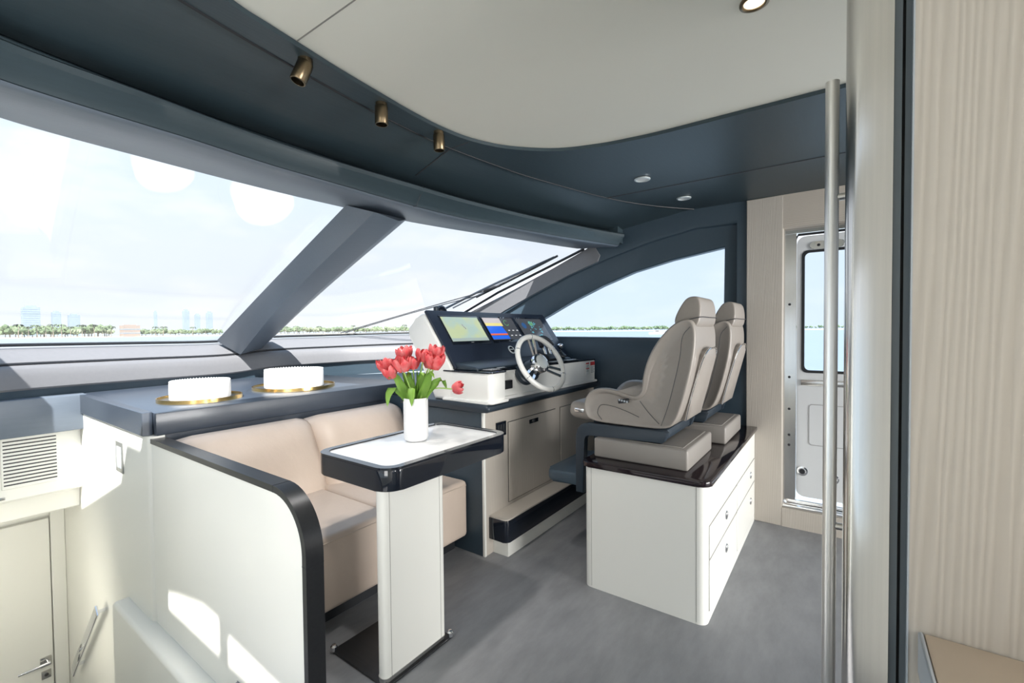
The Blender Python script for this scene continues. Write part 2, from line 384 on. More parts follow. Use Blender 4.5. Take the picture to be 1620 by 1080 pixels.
struct('trim_11', bm, PILM)
# grey fascia under the glass
nrm = []
for i in range(len(Bg)):
    t = Bg[min(i+1, len(Bg)-1)] - Bg[max(i-1, 0)]; n_ = Vector((t.y, -t.x, 0)).normalized(); nrm.append(n_)
def prof(lst): return [[Bg[i] + nrm[i]*d + Vector((0, 0, z - 1.30 if z < 5 else 0)) for i in range(len(Bg))] for d, z in lst]
struct('trim_12', loft(nb(), prof([(-.05, 1.285), (.045, 1.268), (.06, 1.258), (.15, 1.205), (.165, 1.19), (.16, 1.182), (-.05, 1.17)]), closed=True, caps=True), FASC)
struct('trim_13', loft(nb(), prof([(-.05, 1.176), (.165, 1.174), (.195, 1.166), (.212, 1.145), (.225, 1.10), (.235, 1.03), (.225, 1.018), (-.05, 1.016)]), closed=True, caps=True), FASC)
struct('trim_14', loft(nb(), prof([(-.05, 1.02), (.205, 1.02), (.195, .885), (-.05, .885)]), closed=True, caps=True), NAVYP)
bm = nb(); tube(bm, prof([(.166, 1.18)])[0], .006, 6); struct('trim_15', bm, BLACKM)
# ---- starboard wall with its side window
win = [(.691, 1.953), (1.076, 1.895), (1.381, 1.827), (1.66, 1.732), (1.966, 1.606), (2.177, 1.504), (2.6, 1.305), (2.2, 1.30), (1.2, 1.292), (.70, 1.288)]
mld = [(.607, 2.105), (.888, 2.108), (1.224, 2.05), (1.602, 1.952), (1.964, 1.836), (2.371, 1.671), (2.95, 1.40), (2.3, 1.235), (1.2, 1.225), (.607, 1.225)]
outw = [(.54, 2.36), (.96, 2.36), (1.3, 2.30), (1.74, 2.08), (2.05, 1.95), (2.55, 1.76), (3.75, 1.33), (3.75, -.02), (1.2, -.02), (.54, -.02)]
def dense(poly, n=6):
    o = []
    P = poly + [poly[0]]
    for i in range(len(poly)):
        for k in range(n): o.append(tuple(P[i][j] + (P[i+1][j]-P[i][j])*k/n for j in (0, 1)))
    return o
def inset(pa, pb, s): return [tuple(a[j] + (b[j]-a[j])*s for j in (0, 1)) for a, b in zip(pa, pb)]
rows = [[(3.6, *p) for p in outw], [(3.6, *p) for p in inset(outw, mld, .88)], [(3.603, *p) for p in inset(outw, mld, .97)], [(3.625, *p) for p in mld],
        [(3.632, *p) for p in inset(mld, win, .93)], [(3.64, *p) for p in win], [(3.70, *p) for p in win], [(3.76, *p) for p in outw]]
bm = nb(); rr = [[bm.verts.new(p) for p in r] for r in rows]
for a, b in zip(rr, rr[1:] + rr[:1]):
    for i in range(len(a)):
        j = (i+1) % len(a); bm.faces.new((a[i], a[j], b[j], b[i]))
struct('wall_starboard', bm, NAVYP, ang=30)
strip = [(1.80, 2.052), (2.298, 1.848), (2.75, 1.672), (3.2, 1.522), (3.72, 1.342), (3.0, 1.392), (2.68, 1.555), (2.371, 1.685), (1.964, 1.848), (1.68, 1.94), (1.66, 1.99), (1.72, 2.085)]
struct('trim_21', prism(nb(), strip, 'x', 3.592, 3.604, .003, 1), FASC)
struct('window_3', prism(nb(), win, 'x', 3.672, 3.680), GLASSS)
# ---- wood round the starboard door, aft quarter of the starboard side
struct('trim_16', B(3.585, 3.72, .318, .5395, 0, 2.257, .004, 1), WOODL)
struct('trim_17', B(3.588, 3.72, -.62, .318, 2.035, 2.257), WOODH)
struct('baseboard_starboard', B(3.585, 3.72, -.62, .318, 0, .128), WOODL)
struct('trim_18', B(3.585, 3.72, -1.3, -.62, 0, 2.257), WOODL)
bm = nb(); quad_hole(bm, 'x', 3.6, 3.72, [(-4, 0), (-1.3, 0), (-1.3, 2.27), (-4, 2.27)], [(-3.6, 1.0), (-1.6, 1.0), (-1.6, 1.95), (-3.6, 1.95)])
struct('wall_aft_starboard', bm, WOODL)
# ---- port side, out of view: openings shaped to throw the sun patches
bm = nb()
for z0, z1 in ((-.1, .55), (1.60, 2.04)): box(bm, -.47, -.45, -1.0, 2.25, z0, z1)
for y0, y1 in ((-1.0, .27), (1.105, 1.165), (1.85, 2.25)): box(bm, -.47, -.45, y0, y1, .55, 1.60)
for pg in ([(-1.0, 2.04), (.27, 2.04), (.27, 2.36), (-1.0, 2.36)], [(.27, 2.14), (.42, 2.158), (.42, 2.36), (.27, 2.36)], [(.42, 2.158), (.855, 2.185), (.855, 2.36), (.42, 2.36)],
           [(.855, 2.04), (.925, 2.04), (.925, 2.36), (.855, 2.36)], [(.925, 2.22), (1.08, 2.225), (1.08, 2.36), (.925, 2.36)], [(1.08, 2.225), (1.38, 2.17), (1.38, 2.36), (1.08, 2.36)],
           [(1.38, 2.17), (1.83, 2.05), (1.83, 2.36), (1.38, 2.36)], [(1.83, 2.04), (2.25, 2.04), (2.25, 2.36), (1.83, 2.36)]):
    prism(bm, pg, 'x', -.47, -.45)
box(bm, -.449, -.215, 1.0, 2.25, 2.24, 2.36)  # infill added to stop stray sun above the slits
bmesh.ops.remove_doubles(bm, verts=bm.verts[:], dist=.0005)
struct('wall_port_sun_slits', bm, WHITE)
struct('port_coaming_sun_block', prism(nb(), [(1.9, 2.06), (3.46, 1.459), (3.47, 1.95), (3.9, 1.95), (4.95, 1.30), (4.95, -1.4), (2.25, -1.4), (1.9, -.1)], 'x', -.17, -.02), WHITE)  # unseen port coaming; crest added to keep sun off the locker vent
struct('wall_aft_port', B(-1.3, -1.25, -4, -1.3, 0, 2.3), WOODL)
# ---- stairwell: inboard wall, forward bulkhead and its door
st = rrect(.77, .838, 2.80, 4.78, .035, 6, (1, 0, 0, 0))
struct('wall_stairwell', prism(nb(), st, 'z', -1.3, .842), WHITE)
struct('trim_27', prism(nb(), rrect(.70, .7824, -1.3, -.10, .02, 5, (0, 0, 0, 1)), 'y', 1.5, 3.2), WHITE)      # ledge at the foot of the partition
struct('wall_forward', B(-.2, .80, 4.742, 4.8, -1.35, .3), WHITE)
d1 = struct('door_1', B(.0, .688, 4.70, 4.738, -1.28, .02, .004, 1), WHITE)
dr = thing('door_lever', 'satin steel lever handle on the white stairwell door', 'door handle', (.66, 4.69, -1.03))
obj('plate', B(.615, .675, 4.687, 4.70, -1.06, -.99, .004, 2), STEEL, dr)
bm = nb(); tube(bm, [(.655, 4.69, -1.022), (.655, 4.645, -1.022)], .009); tube(bm, [(.662, 4.645, -1.022), (.50, 4.645, -1.022)], [.011, .008]); obj('lever', bm, CHROME, dr)
bm = B(.62, .672, 4.687, 4.70, -1.15, -1.09, .004, 2); obj('lock_plate', bm, STEEL, dr)
obj('lock_cylinder', lathe(nb(), [(0, .006), (.010, .006), (.012, 0)], (.646, 4.687, -1.12), (0, -1, 0), 16), DRAINM, dr)
struct('trim_22', B(.692, .7695, 4.69, 4.741, -1.29, .075, .004, 1), WHITE)

# ---- starboard deck door
bm = nb()
box(bm, 3.66, 3.665, .245, .318, .16, 2.035); box(bm, 3.655, 3.72, -.62, .318, 2.0, 2.035); struct('trim_23', bm, STEEL)
bm = nb(); box(bm, 3.60, 3.70, -.62, .318, .128, .15, .006); box(bm, 3.655, 3.69, -.62, .30, .15, .175, .008); struct('trim_24', bm, CHROME)
bm = nb(); tube(bm, [(3.672, .252, .19), (3.672, .252, 1.96), (3.672, .235, 1.99), (3.672, -.5, 1.99)], .008, 8); struct('trim_25', bm, BLACKM)
dl_o = rrect(-.56, .243, .20, 1.978, .05, 5); dl_i = rrect(-.46, .205, 1.062, 1.872, .03, 5)
dd = struct('door_2', quad_hole(nb(), 'x', 3.68, 3.72, dl_o, dl_i), DOORW)
struct('window_pane', prism(nb(), rrect(-.465, .21, 1.057, 1.877, .03, 5), 'x', 3.696, 3.702), GLASSS, dd)
bm = quad_hole(nb(), 'x', 3.676, 3.682, rrect(-.47, .215, 1.052, 1.882, .035, 5), rrect(-.452, .197, 1.070, 1.864, .03, 5)); obj('window_gasket', bm, BLACKM, dd)
obj('lock_bar', B(3.672, 3.68, -.46, .215, .965, 1.005, .003, 2), STEEL, dd)
obj('latch_plate', prism(nb(), rrect(-.02, .17, 1.885, 1.935, .024, 6), 'x', 3.671, 3.68, .002, 1), CHROME, dd)
obj('latch_bolt', lathe(nb(), [(0, .01), (.008, .01), (.01, 0)], (3.671, .12, 1.91), (-1, 0, 0), 14), BLACKM, dd)
bm = quad_hole(nb(), 'x', 3.677, 3.682, rrect(-.4, .17, .56, .84, .02, 4), rrect(-.396, .166, .564, .836, .018, 4)); obj('hatch_seam', bm, GREYT, dd)
for y, z, r_ in ((.205, .375, .032), (.03, .35, .032)):
    k = obj('vent_knob', lathe(nb(), [(0, .012), (r_*.6, .012), (r_*.7, .006), (r_, .004), (r_, 0)], (3.68, y, z), (-1, 0, 0), 20), CHROME, dd)
    obj('knob_centre', lathe(nb(), [(0, .018), (r_*.5, .016), (r_*.62, .008)], (3.68, y, z), (-1, 0, 0), 20), BLACKM, k)
bm = nb()
for z in (1.52, .80, .55, 1.02, .62): lathe(bm, [(0, .008), (.007, .007), (.009, 0)], (3.66, .283, z), (-1, 0, 0), 10)
struct('trim_26', bm, BLACKM)
# ================================================================== STAIR SIDE
lk = thing('overhead_locker', 'cream overhead locker with slotted vent under the dark fascia', 'cabinet', (.3, 4.4, .1))
obj('body', prism(nb(), [(4.13, .7345), (4.13, .345), (4.14, .335), (4.19, .33), (4.205, .315), (4.21, .20), (4.22, .19), (4.70, .07), (4.74, .07), (4.74, .7345)], 'x', -.18, .768), WHITE, lk)
vp = obj('vent_panel', B(.405, .655, 4.122, 4.131, .415, .728, .003, 1), WHITE, lk)
bm = nb()
for i in range(13): box(bm, .415, .648, 4.1195, 4.124, .437 + i*.0222, .4445 + i*.0222)
obj('vent_slots', bm, DRAINM, vp)
obj('latch', B(.37, .42, 4.122, 4.131, .355, .372, .003, 1), STEEL, lk)
tag(obj('stair_fascia', B(-.18, .795, 4.06, 4.16, .735, .966, .008, 2), PILM), 'dark grey upholstered fascia beam above the slotted vent locker', 'fascia')
hr = thing('handrail', 'polished flat handrail sloping down the white stairwell wall', 'handrail', (.77, 3.95, -.62))
bm = nb(); prism(bm, [(3.59, -.32), (3.635, -.278), (4.31, -.94), (4.27, -.995)], 'x', .712, .726, .004, 2); obj('bar', bm, CHROME, hr)
for y, z in ((3.655, -.33), (4.235, -.905)):
    obj('mount', tube(nb(), [(.724, y, z), (.7695, y, z)], .011, 12), CHROME, hr)
ls = thing('light_switch', 'small rocker switch in steel frame on sunlit white wall', 'switch', (.77, 3.29, .62))
obj('frame', B(.765, .7705, 3.215, 3.345, .585, .755, .003, 2), SATIN, ls)
obj('rocker', B(.761, .767, 3.24, 3.315, .61, .73, .004, 2), SWHITE, ls)
# partition panel with dark edge rail
pp = thing('partition_panel', 'white end panel beside the settee with rounded anthracite edge rail', 'partition', (.81, 2.1, -1.2))
def arc_path(d):
    r = .20 - d; cy, cz = 1.385+.20, .832-.20
    pts = [(2.835, .832-d)]
    for i in range(13):
        a = pi/2 + (pi/2)*i/12; pts.append((cy + r*cos(a), cz + r*sin(a)))
    pts.append((1.385+d, .0 if d == 0 else .0)); return pts
obj('panel', prism(nb(), arc_path(.012)[:-1] + [(1.397, .0005), (1.91, .0005), (1.91, -.0995), (2.795, -.0995), (2.795, .0005), (2.835, .0005)], 'x', .7825, .8375), WHITE, pp)
o_, i_ = arc_path(0), arc_path(.024)
bm = nb(); rows = []
for poly, x in ((o_, .779), (o_, .841), (i_, .841), (i_, .779)): rows.append([Vector((x, y, z)) for y, z in poly])
er = obj('edge_rail', loft(bm, rows, closed=True, caps=True), RAILM, pp, ang=45)
bm = nb(); box(bm, .7785, .8415, 1.588, 1.5905, .8075, .8328); box(bm, .7785, .8415, 1.3845, 1.41, .60, .6025); obj('rail_joint', bm, BLACKM, er)
# ================================================================== WORKTOP, TRAYS, DRUMS
wt = thing('worktop', 'dark grey upholstered worktop behind the settee carrying two trays', 'worktop', (1.5, 3.4, .84))
back = [(p.x, p.y) for p in prof([(.21, 1.0)])[0] if .81 < p.x < 2.455]
obj('top', prism(nb(), [(.803, 2.80), (2.46, 2.80)] + back[::-1], 'z', .842, .957, .006, 2), WORKM, wt)
obj('support', B(.8385, 2.46, 2.815, 2.9, 0, .8425), WORKM, wt)
obj('end_cap', prism(nb(), rrect(.757, .801, 2.845, 4.12, .004, 2), 'z', .842, .963, .003, 1), WORKM, wt)
for (cx, cy, rt_, rd, h, lt, ldr) in ((1.14, 3.18, .22, .158, .108, 'round gold-rimmed tray nearer the stairwell end of worktop', 'white drum ornament on the tray nearer the stairwell'),
                                   (1.77, 3.25, .275, .198, .128, 'round gold-rimmed tray nearer the tulips on worktop', 'larger white drum ornament on the tray nearer the tulips')):
    t = thing('tray', lt, 'tray', (cx, cy, .957), 'round trays on the worktop')
    obj('base', lathe(nb(), [(0, 0), (rt_-.004, 0), (rt_-.004, .006), (0, .006)], (cx, cy, .9572), n=64), WORKM, t)
    obj('rim', lathe(nb(), [(rt_-.005, 0), (rt_, 0), (rt_, .022), (rt_-.005, .022)], (cx, cy, .9573), n=72, close=True), GOLD, t)
    d = thing('drum_ornament', ldr, 'ornament', (cx, cy, .9635), 'white drums on the trays')
    bm = nb(); ro = []
    n = 72; prf = [(rd-.006, 0), (rd, .006), (rd, h-.012), (rd-.003, h-.004), (rd-.012, h)]
    lathe(bm, [(0, 0)] + prf + [(rd*.5, h+.002), (0, h+.002)], (cx, cy, .9636), n=n); obj('drum', bm, DRUM, d)
    bm = nb()
    for k in range(60):
        a = 2*pi*k/60; bmesh.ops.create_icosphere(bm, subdivisions=1, radius=.0055, matrix=Matrix.Translation((cx+(rd-.006)*cos(a), cy+(rd-.006)*sin(a), .9636+h)))
    obj('beaded_edge', bm, DRUM, d)
# ================================================================== SETTEE
sf = thing('settee', 'beige leather two-seat settee between partition and helm console', 'sofa', (1.47, 2.2, 0))
obj('plinth', B(.86, 2.07, 1.95, 2.6, 0, .11), BLACKM, sf)
def seat_cush(x0, x1):
    bm = nb(); box(bm, x0, x1, 1.84, 2.50, .105, .45, .028, 4)
    return bm
for x0, x1 in ((.845, 1.497), (1.503, 2.075)):
    c = obj('seat_cushion', seat_cush(x0, x1), BEIGE, sf)
    bm = nb(); tube(bm, [(x0+.02, 1.8385, .425), (x1-.02, 1.8385, .425)], .0035, 6); obj('piping', bm, BEIGE, c)
def back_cush(x0, x1):
    bm = nb(); nx, nz = 10, 9
    sec = [(2.42, .42), (2.455, .52), (2.50, .62), (2.555, .72), (2.60, .79), (2.64, .828), (2.69, .838), (2.74, .82), (2.76, .76), (2.76, .42)]
    rows = []
    for i in range(nx+1):
        s = i/nx; x = x0+(x1-x0)*s; edge = min(s, 1-s)*(x1-x0); k = 1.0 if edge > .05 else edge/.05
        puff = .022*sin(pi*s)**.5 if 0 < s < 1 else 0; row = []
        for j, (y, z) in enumerate(sec):
            yy = y + (1-k)*.045 if j < 7 else y; yy -= puff*(sin(pi*min(j/6, 1)) if j < 7 else 0)
            row.append(Vector((x, yy, z - (1-k)*(.02 if 4 < j < 9 else 0))))
        rows.append(row)
    loft(bm, rows); bm.faces.new([bm.verts[i] for i in range(0)]) if False else None
    bm.verts.ensure_lookup_table(); n = len(sec)
    bm.faces.new([bm.verts[i] for i in range(n)]); bm.faces.new([bm.verts[nx*n + i] for i in range(n)][::-1])
    for i in range(nx): bm.faces.new((bm.verts[i*n], bm.verts[(i+1)*n], bm.verts[(i+1)*n+n-1], bm.verts[i*n+n-1]))
    return bm
for x0, x1 in ((.85, 1.535), (1.54, 2.24)): obj('back_cushion', back_cush(x0, x1), BEIGE, sf, ang=60)
# ================================================================== TABLE
tb = thing('side_table', 'slim table with white top and dark gloss rim on pedestal', 'table', (1.27, 1.42, 0))
TX0, TX1, TY0, TY1, TZ0, TZ1 = 1.075, 1.838, 1.345, 1.834, .758, .845
obj('rim', prism(nb(), rrect(TX0, TX1, TY0, TY1, .075, 8), 'z', TZ0, TZ1-.004, .004, 2), BLACKG, tb)
bm = quad_hole(nb(), 'z', TZ1-.0045, TZ1+.004, rrect(TX0, TX1, TY0, TY1, .075, 8), rrect(TX0+.032, TX1-.032, TY0+.032, TY1-.032, .05, 8))
obj('raised_lip', bm, BLACKG, tb, ang=60)
obj('inlay', prism(nb(), rrect(TX0+.033, TX1-.033, TY0+.033, TY1-.033, .049, 8), 'z', TZ1-.0045, TZ1-.0015), INLAY, tb)
obj('pedestal', prism(nb(), rrect(1.09, 1.424, 1.397, 1.447, .022, 5), 'z', .012, TZ0+.001), WHITE, tb)
bm = nb()
for x in (1.122, 1.39): box(bm, x, x+.0015, 1.3962, 1.4, .02, TZ0)
obj('pedestal_seams', bm, SEAMW, tb)
obj('kick', prism(nb(), rrect(1.088, 1.426, 1.395, 1.449, .022, 5), 'z', .008, .03), STEEL, tb)
bp = obj('base_plate', B(1.085, 1.45, 1.385, 1.745, .0005, .010, .003, 1), RAILM, tb)
for x, y in ((1.092, 1.735), (1.443, 1.394)):
    obj('foot_cap', lathe(nb(), [(.014, 0), (.014, .018), (.009, .024), (0, .025)], (x, y, .0095), n=18), CHROME, bp)
# ---- vase and tulips
VX, VY, VZ = 1.475, 1.63, TZ1-.001
tag(obj('vase', lathe(nb(), [(0, 0), (.044, 0), (.053, .006), (.057, .018), (.0575, .2), (.0565, .203), (.054, .2), (.054, .02), (.0, .02)], (VX, VY, VZ), n=48), PORC), 'plain white cylindrical vase holding red tulips on the table', 'vase')
lft = Vector((-rt.x, -rt.y, 0)).normalized(); tow = Vector((-f0.x, -f0.y, 0))
def tulip_bloom(bm, c, d, r, h, openf=1.0):
    d = Vector(d).normalized(); q = Vector((0, 0, 1)).rotation_difference(d)
    for layer in range(3):
        n = (6, 5, 4)[layer]
        for k in range(n):
            a0 = 2*pi*k/n + layer*.6 + random.uniform(-.2, .2); rr_ = r*(1.0 - .26*layer); hh = h*(1.0 - .03*layer)*random.uniform(.85, 1.12); fl = openf*(1-.3*layer)*random.uniform(.6, 1.3)
            grid = []
            for i in range(8):
                v = i/7; wd = (sin(pi*min(v*.80+.14, 1))**.6); rad = rr_*(sin(pi*(.17+.50*v))**.9)*(1+.22*fl*v*v); row = []
                for j in range(5):
                    u = (j-2)/2; a = a0 + u*.66*wd
                    row.append(bm.verts.new(q @ Vector((rad*cos(a)*(1-.10*abs(u)), rad*sin(a)*(1-.10*abs(u)), hh*v - .09*hh*u*u*v + random.uniform(-.001, .001))) + Vector(c)))
                grid.append(row)
            for i in range(7):
                for j in range(4): bm.faces.new((grid[i][j], grid[i][j+1], grid[i+1][j+1], grid[i+1][j]))
    bmesh.ops.solidify(bm, geom=bm.faces[:], thickness=.0012)
    return bm
def leaf(bm, pts, wmax, side):
    P = spline(pts, 14); side = Vector(side).normalized(); rows = []
    for i, p in enumerate(P):
        v = i/13; wd = wmax*(sin(pi*min(.08+v*.92, 1))**.75); t = (P[min(i+1, 13)]-P[max(i-1, 0)]).normalized(); s = (side - t*side.dot(t)).normalized(); n_ = t.cross(s)
        rows.append([bm.verts.new(p + s*(u*wd) + n_*(.35*wd*u*u)) for u in (-1, -.5, 0, .5, 1)])
    for i in range(13):
        for j in range(4): bm.faces.new((rows[i][j], rows[i][j+1], rows[i+1][j+1], rows[i+1][j]))
    bmesh.ops.solidify(bm, geom=bm.faces[:], thickness=.0012); return bm
# (sideways to the left, towards the viewer, height of the bloom centre, size, label)
TU = [(.130, .02, .335, 1.0, 'red tulip at the far left edge of the bouquet'),
      (.098, .05, .305, .95, 'low red tulip just right of the leftmost bloom'),
      (.055, -.03, .385, 1.05, 'tallest red tulip at the top left of the bouquet'),
      (.045, .05, .335, 1.12, 'wide open red tulip low in the centre of bouquet'),
      (.006, .02, .345, .9, 'partly hidden red tulip right of the wide open centre bloom'),
      (-.035, -.01, .375, 1.0, 'red tulip top centre right of the bouquet'),
      (-.055, -.06, .34, .85, 'red tulip tucked behind the right blooms'),
      (-.092, -.02, .390, 1.0, 'tall red tulip at the top right of the bouquet'),
      (-.095, .04, .345, 1.15, 'wide open red tulip below the top right bloom'),
      (-.185, .03, .245, .82, 'single drooping red tulip hanging out to the right')]
rim_z = VZ+.2
for i, (sl_, tw, hz, sz, lab) in enumerate(TU):
    c = Vector((VX, VY, VZ)) + lft*sl_ + tow*tw + Vector((0, 0, hz))
    b0 = Vector((VX, VY, VZ+.04)) + lft*(sl_*.12) + tow*(tw*.12); r1 = Vector((VX, VY, rim_z)) + lft*max(-.038, min(.038, sl_*.28)) + tow*max(-.03, min(.03, tw*.3))
    droop = i == 9
    t = thing('tulip', lab, 'tulip', b0, 'red tulips in the white vase')
    d = (c - r1).normalized()*.55 + Vector((0, 0, .6)) if not droop else (-lft*1.0 + Vector((0, 0, .25)))
    pts = [b0, r1, r1.lerp(c, .55) + Vector((0, 0, .012)), c] if not droop else [b0, r1, r1 + Vector((0, 0, .045)) - lft*.05, c - Vector(d).normalized()*.0]
    obj('stem', tube(nb(), spline(pts, 14), .0034, 8), STEMM, t)
    obj('bloom', tulip_bloom(nb(), c - Vector(d).normalized()*.006, d, .0385*sz, .062*sz, 1.2 if i in (3, 8) else (.6 if not droop else .1)), PETAL, t, ang=60)
    side = random.choice((-1, 1)); lb = Vector((VX, VY, VZ+.12)) + lft*(sl_*.2) + tow*(tw*.2)
    o1 = lft*(sl_*.35 + .012*side) + tow*(.03 + tw*.2)
    lp = [lb, r1 + Vector((0, 0, .0)), r1 + o1*.7 + Vector((0, 0, .07)), r1 + o1*1.25 + Vector((0, 0, .115 + .02*random.random())), r1 + o1*1.7 + Vector((0, 0, .10))]
    if i in (0, 3): lp = [lb, r1 + tow*.012, r1 + lft*(.05 if i == 0 else .0) + tow*.03 + Vector((0, 0, .055)), r1 + lft*(.075 if i == 0 else -.008) + tow*.052 + Vector((0, 0, .03)), r1 + lft*(.08 if i == 0 else -.01) + tow*.06 + Vector((0, 0, -.03))]
    if droop: lp = [lb, r1, r1 - lft*.045 + Vector((0, 0, .06)), r1 - lft*.09 + Vector((0, 0, .085)), r1 - lft*.112 + Vector((0, 0, .04))]
    obj('leaf', leaf(nb(), lp, .021, lft + tow*random.uniform(-.4, .4)), LEAF, t, ang=70)
    if not droop:
        o2 = lft*(sl_*.45 - .016*side) + tow*(.012 - tw*.2)
        obj('leaf', leaf(nb(), [lb, r1, r1 + o2*.6 + Vector((0, 0, .06)), r1 + o2*1.0 + Vector((0, 0, .10 + .03*random.random())), r1 + o2*1.2 + Vector((0, 0, .135))], .017, lft*random.uniform(-1, 1) + tow), LEAF, t, ang=70)
# ================================================================== HELM CONSOLE
hc = thing('helm_console', 'light oak helm console with navy end panel and navy worktop', 'cabinet', (2.8, 2.2, 0))
obj('carcass', B(2.098, 3.585, 1.722, 2.41, .0, .872), WOODL, hc)
obj('rear_carcass', B(2.27, 3.585, 2.411, 2.80, 0, .872), NAVYP, hc)
obj('end_panel', B(2.086, 2.099, 1.733, 2.41, .0, .868, .003, 1), NAVYP, hc)
obj('corner_strip', B(2.084, 2.101, 1.716, 1.735, 0, .872, .003, 1), WHITE, hc)
tp = prism(nb(), [(1.725, .871), (1.685, .873), (1.668, .882), (1.663, .896), (1.668, .910), (1.685, .919), (1.72, .921), (2.44, .921), (2.44, .871)], 'x', 2.066, 3.595, .012, 3)
obj('worktop', tp, NAVYD, hc)
bkc = [(p.x, p.y) for p in prof([(.215, 1.0)])[0] if 2.47 < p.x < 3.59]
obj('rear_shelf', prism(nb(), [(2.29, 2.4405), (3.59, 2.4405)] + bkc[::-1] + [(2.465, 2.79), (2.29, 2.79)], 'z', .871, .921), NAVYD, hc)
for x0, x1, lx in ((2.335, 2.925, 2.625), (3.0, 3.52, 3.26)):
    d = obj('door', B(x0, x1, 1.716, 1.7225, .262, .772, .0015, 1), WOODL, hc)
    bm = quad_hole(nb(), 'y', 1.7195, 1.7215, [(x0-.004, .258), (x1+.004, .258), (x1+.004, .776), (x0-.004, .776)], [(x0, .262), (x1, .262), (x1, .772), (x0, .772)]); obj('gap', bm, BLACKM, d)
    l = obj('latch', B(lx-.055, lx+.055, 1.711, 1.7165, .722, .75, .003, 2), BLACKG, d); obj('latch_button', B(lx-.02, lx+.012, 1.708, 1.7115, .727, .745, .002, 1), STEEL, l)
so_ = obj('socket_panel', B(2.205, 2.305, 1.712, 1.7225, .70, .79, .004, 2), BLACKG, hc)
for i in range(3): obj('socket', B(2.215+i*.028, 2.237+i*.028, 1.709, 1.7125, .715, .775, .002, 1), BLACKM, so_)
stp = thing('helm_step', 'low step with oak tread and navy front below helm console', 'step', (2.7, 1.65, 0))
obj('front', prism(nb(), rrect(2.13, 3.5, 1.585, 1.7215, .03, 5, (1, 0, 0, 0)), 'z', .098, .229, .004, 2), BLACKG, stp)
obj('tread', prism(nb(), rrect(2.134, 3.5, 1.589, 1.7215, .03, 5, (1, 0, 0, 0)), 'z', .2295, .238), WOODL, stp)
obj('toe_kick', B(2.17, 3.5, 1.608, 1.7215, 0, .099), WHITE, stp)
# ================================================================== DASHBOARD
da = thing('dashboard', 'white dashboard pod with three black-framed screens on helm console', 'dashboard', (2.8, 1.95, .921))
pa, pb = Vector((0, 2.227, 1.484)), Vector((0, 1.993, 1.158)); pv = pb - pa; pn = Vector((0, -.813, .583))
def PP(x, v, d=0.0): p = pa + pv*v + pn*d; return Vector((x, p.y, p.z))
def pslab(bm, x0, x1, v0, v1, d0, d1, r=0.0, seg=2, skew=0):
    c = [PP(x0, v0, d0), PP(x1, v0, d0), PP(x1, v1, d0), PP(x0, v1, d0), PP(x0, v0, d1), PP(x1, v0, d1), PP(x1, v1, d1), PP(x0, v1, d1)]
    V = [bm.verts.new(p) for p in c]
    fs = [bm.faces.new([V[i] for i in f]) for f in ((0, 1, 2, 3), (7, 6, 5, 4), (0, 4, 5, 1), (1, 5, 6, 2), (2, 6, 7, 3), (3, 7, 4, 0))]
    if r: bmesh.ops.bevel(bm, geom=list({e for f in fs for e in f.edges}), offset=r, segments=seg, profile=.5, affect='EDGES', clamp_overlap=True)
    return bm
hp = [(2.222, 1.476), (2.26, 1.474), (2.305, 1.445), (2.38, 1.385), (2.388, 1.37), (2.366, 1.325), (2.311, 1.245), (2.225, 1.09), (2.14, .922), (1.98, .922), (1.98, 1.13)]
obj('housing', prism(nb(), hp, 'x', 2.095, 3.548, .02, 3), GELW, da)
ipn = obj('instrument_panel', pslab(nb(), 2.098, 3.555, -.015, 1.13, .0, .022, .008, 2), PANELM, da)
MAPM = mat('screen_map', (.02, .02, .02), .12, emit=(.47, .58, .46, .85))
t = MAPM.node_tree; b_ = t.nodes['Principled BSDF']; nz = t.nodes.new('ShaderNodeTexNoise'); nz.inputs['Scale'].default_value = 9; nz.inputs['Detail'].default_value = 3
rp = t.nodes.new('ShaderNodeValToRGB'); tcx = t.nodes.new('ShaderNodeTexCoord'); t.links.new(tcx.outputs['Object'], nz.inputs[0]); t.links.new(nz.outputs[0], rp.inputs[0])
rp.color_ramp.elements[0].position = .42; rp.color_ramp.elements[0].color = (.42, .56, .50, 1); rp.color_ramp.elements[1].position = .62; rp.color_ramp.elements[1].color = (.52, .60, .36, 1)
t.links.new(rp.outputs[0], b_.inputs['Emission Color'])
DARKS = mat('screen_dark', (.02, .022, .025), .12, emit=(.06, .065, .075, .8))
def scol(n, c, s=.9): return mat('screen_' + n, (.01, .01, .01), .15, emit=(*c, s))
BLU, RED_, PNK, YEL, WHT, GRN, CYA = scol('blue', (.015, .13, .75)), scol('red', (.75, .14, .07)), scol('pale', (.55, .50, .50)), scol('yellow', (.75, .65, .22)), scol('white', (.7, .72, .75)), scol('green', (.15, .42, .18)), scol('cyan', (.10, .38, .48))
def flat(bm, pts, d): bm.faces.new([bm.verts.new(PP(x, v, d)) for x, v in pts]); return bm
def pgon(pts, d0=.0275, d1=.0282):
    bm = nb(); a = [bm.verts.new(PP(x, v, d0)) for x, v in pts]; c = [bm.verts.new(PP(x, v, d1)) for x, v in pts]; bm.faces.new(a); bm.faces.new(c[::-1])
    for i in range(len(pts)): j = (i+1) % len(pts); bm.faces.new((a[i], c[i], c[j], a[j]))
    return bm
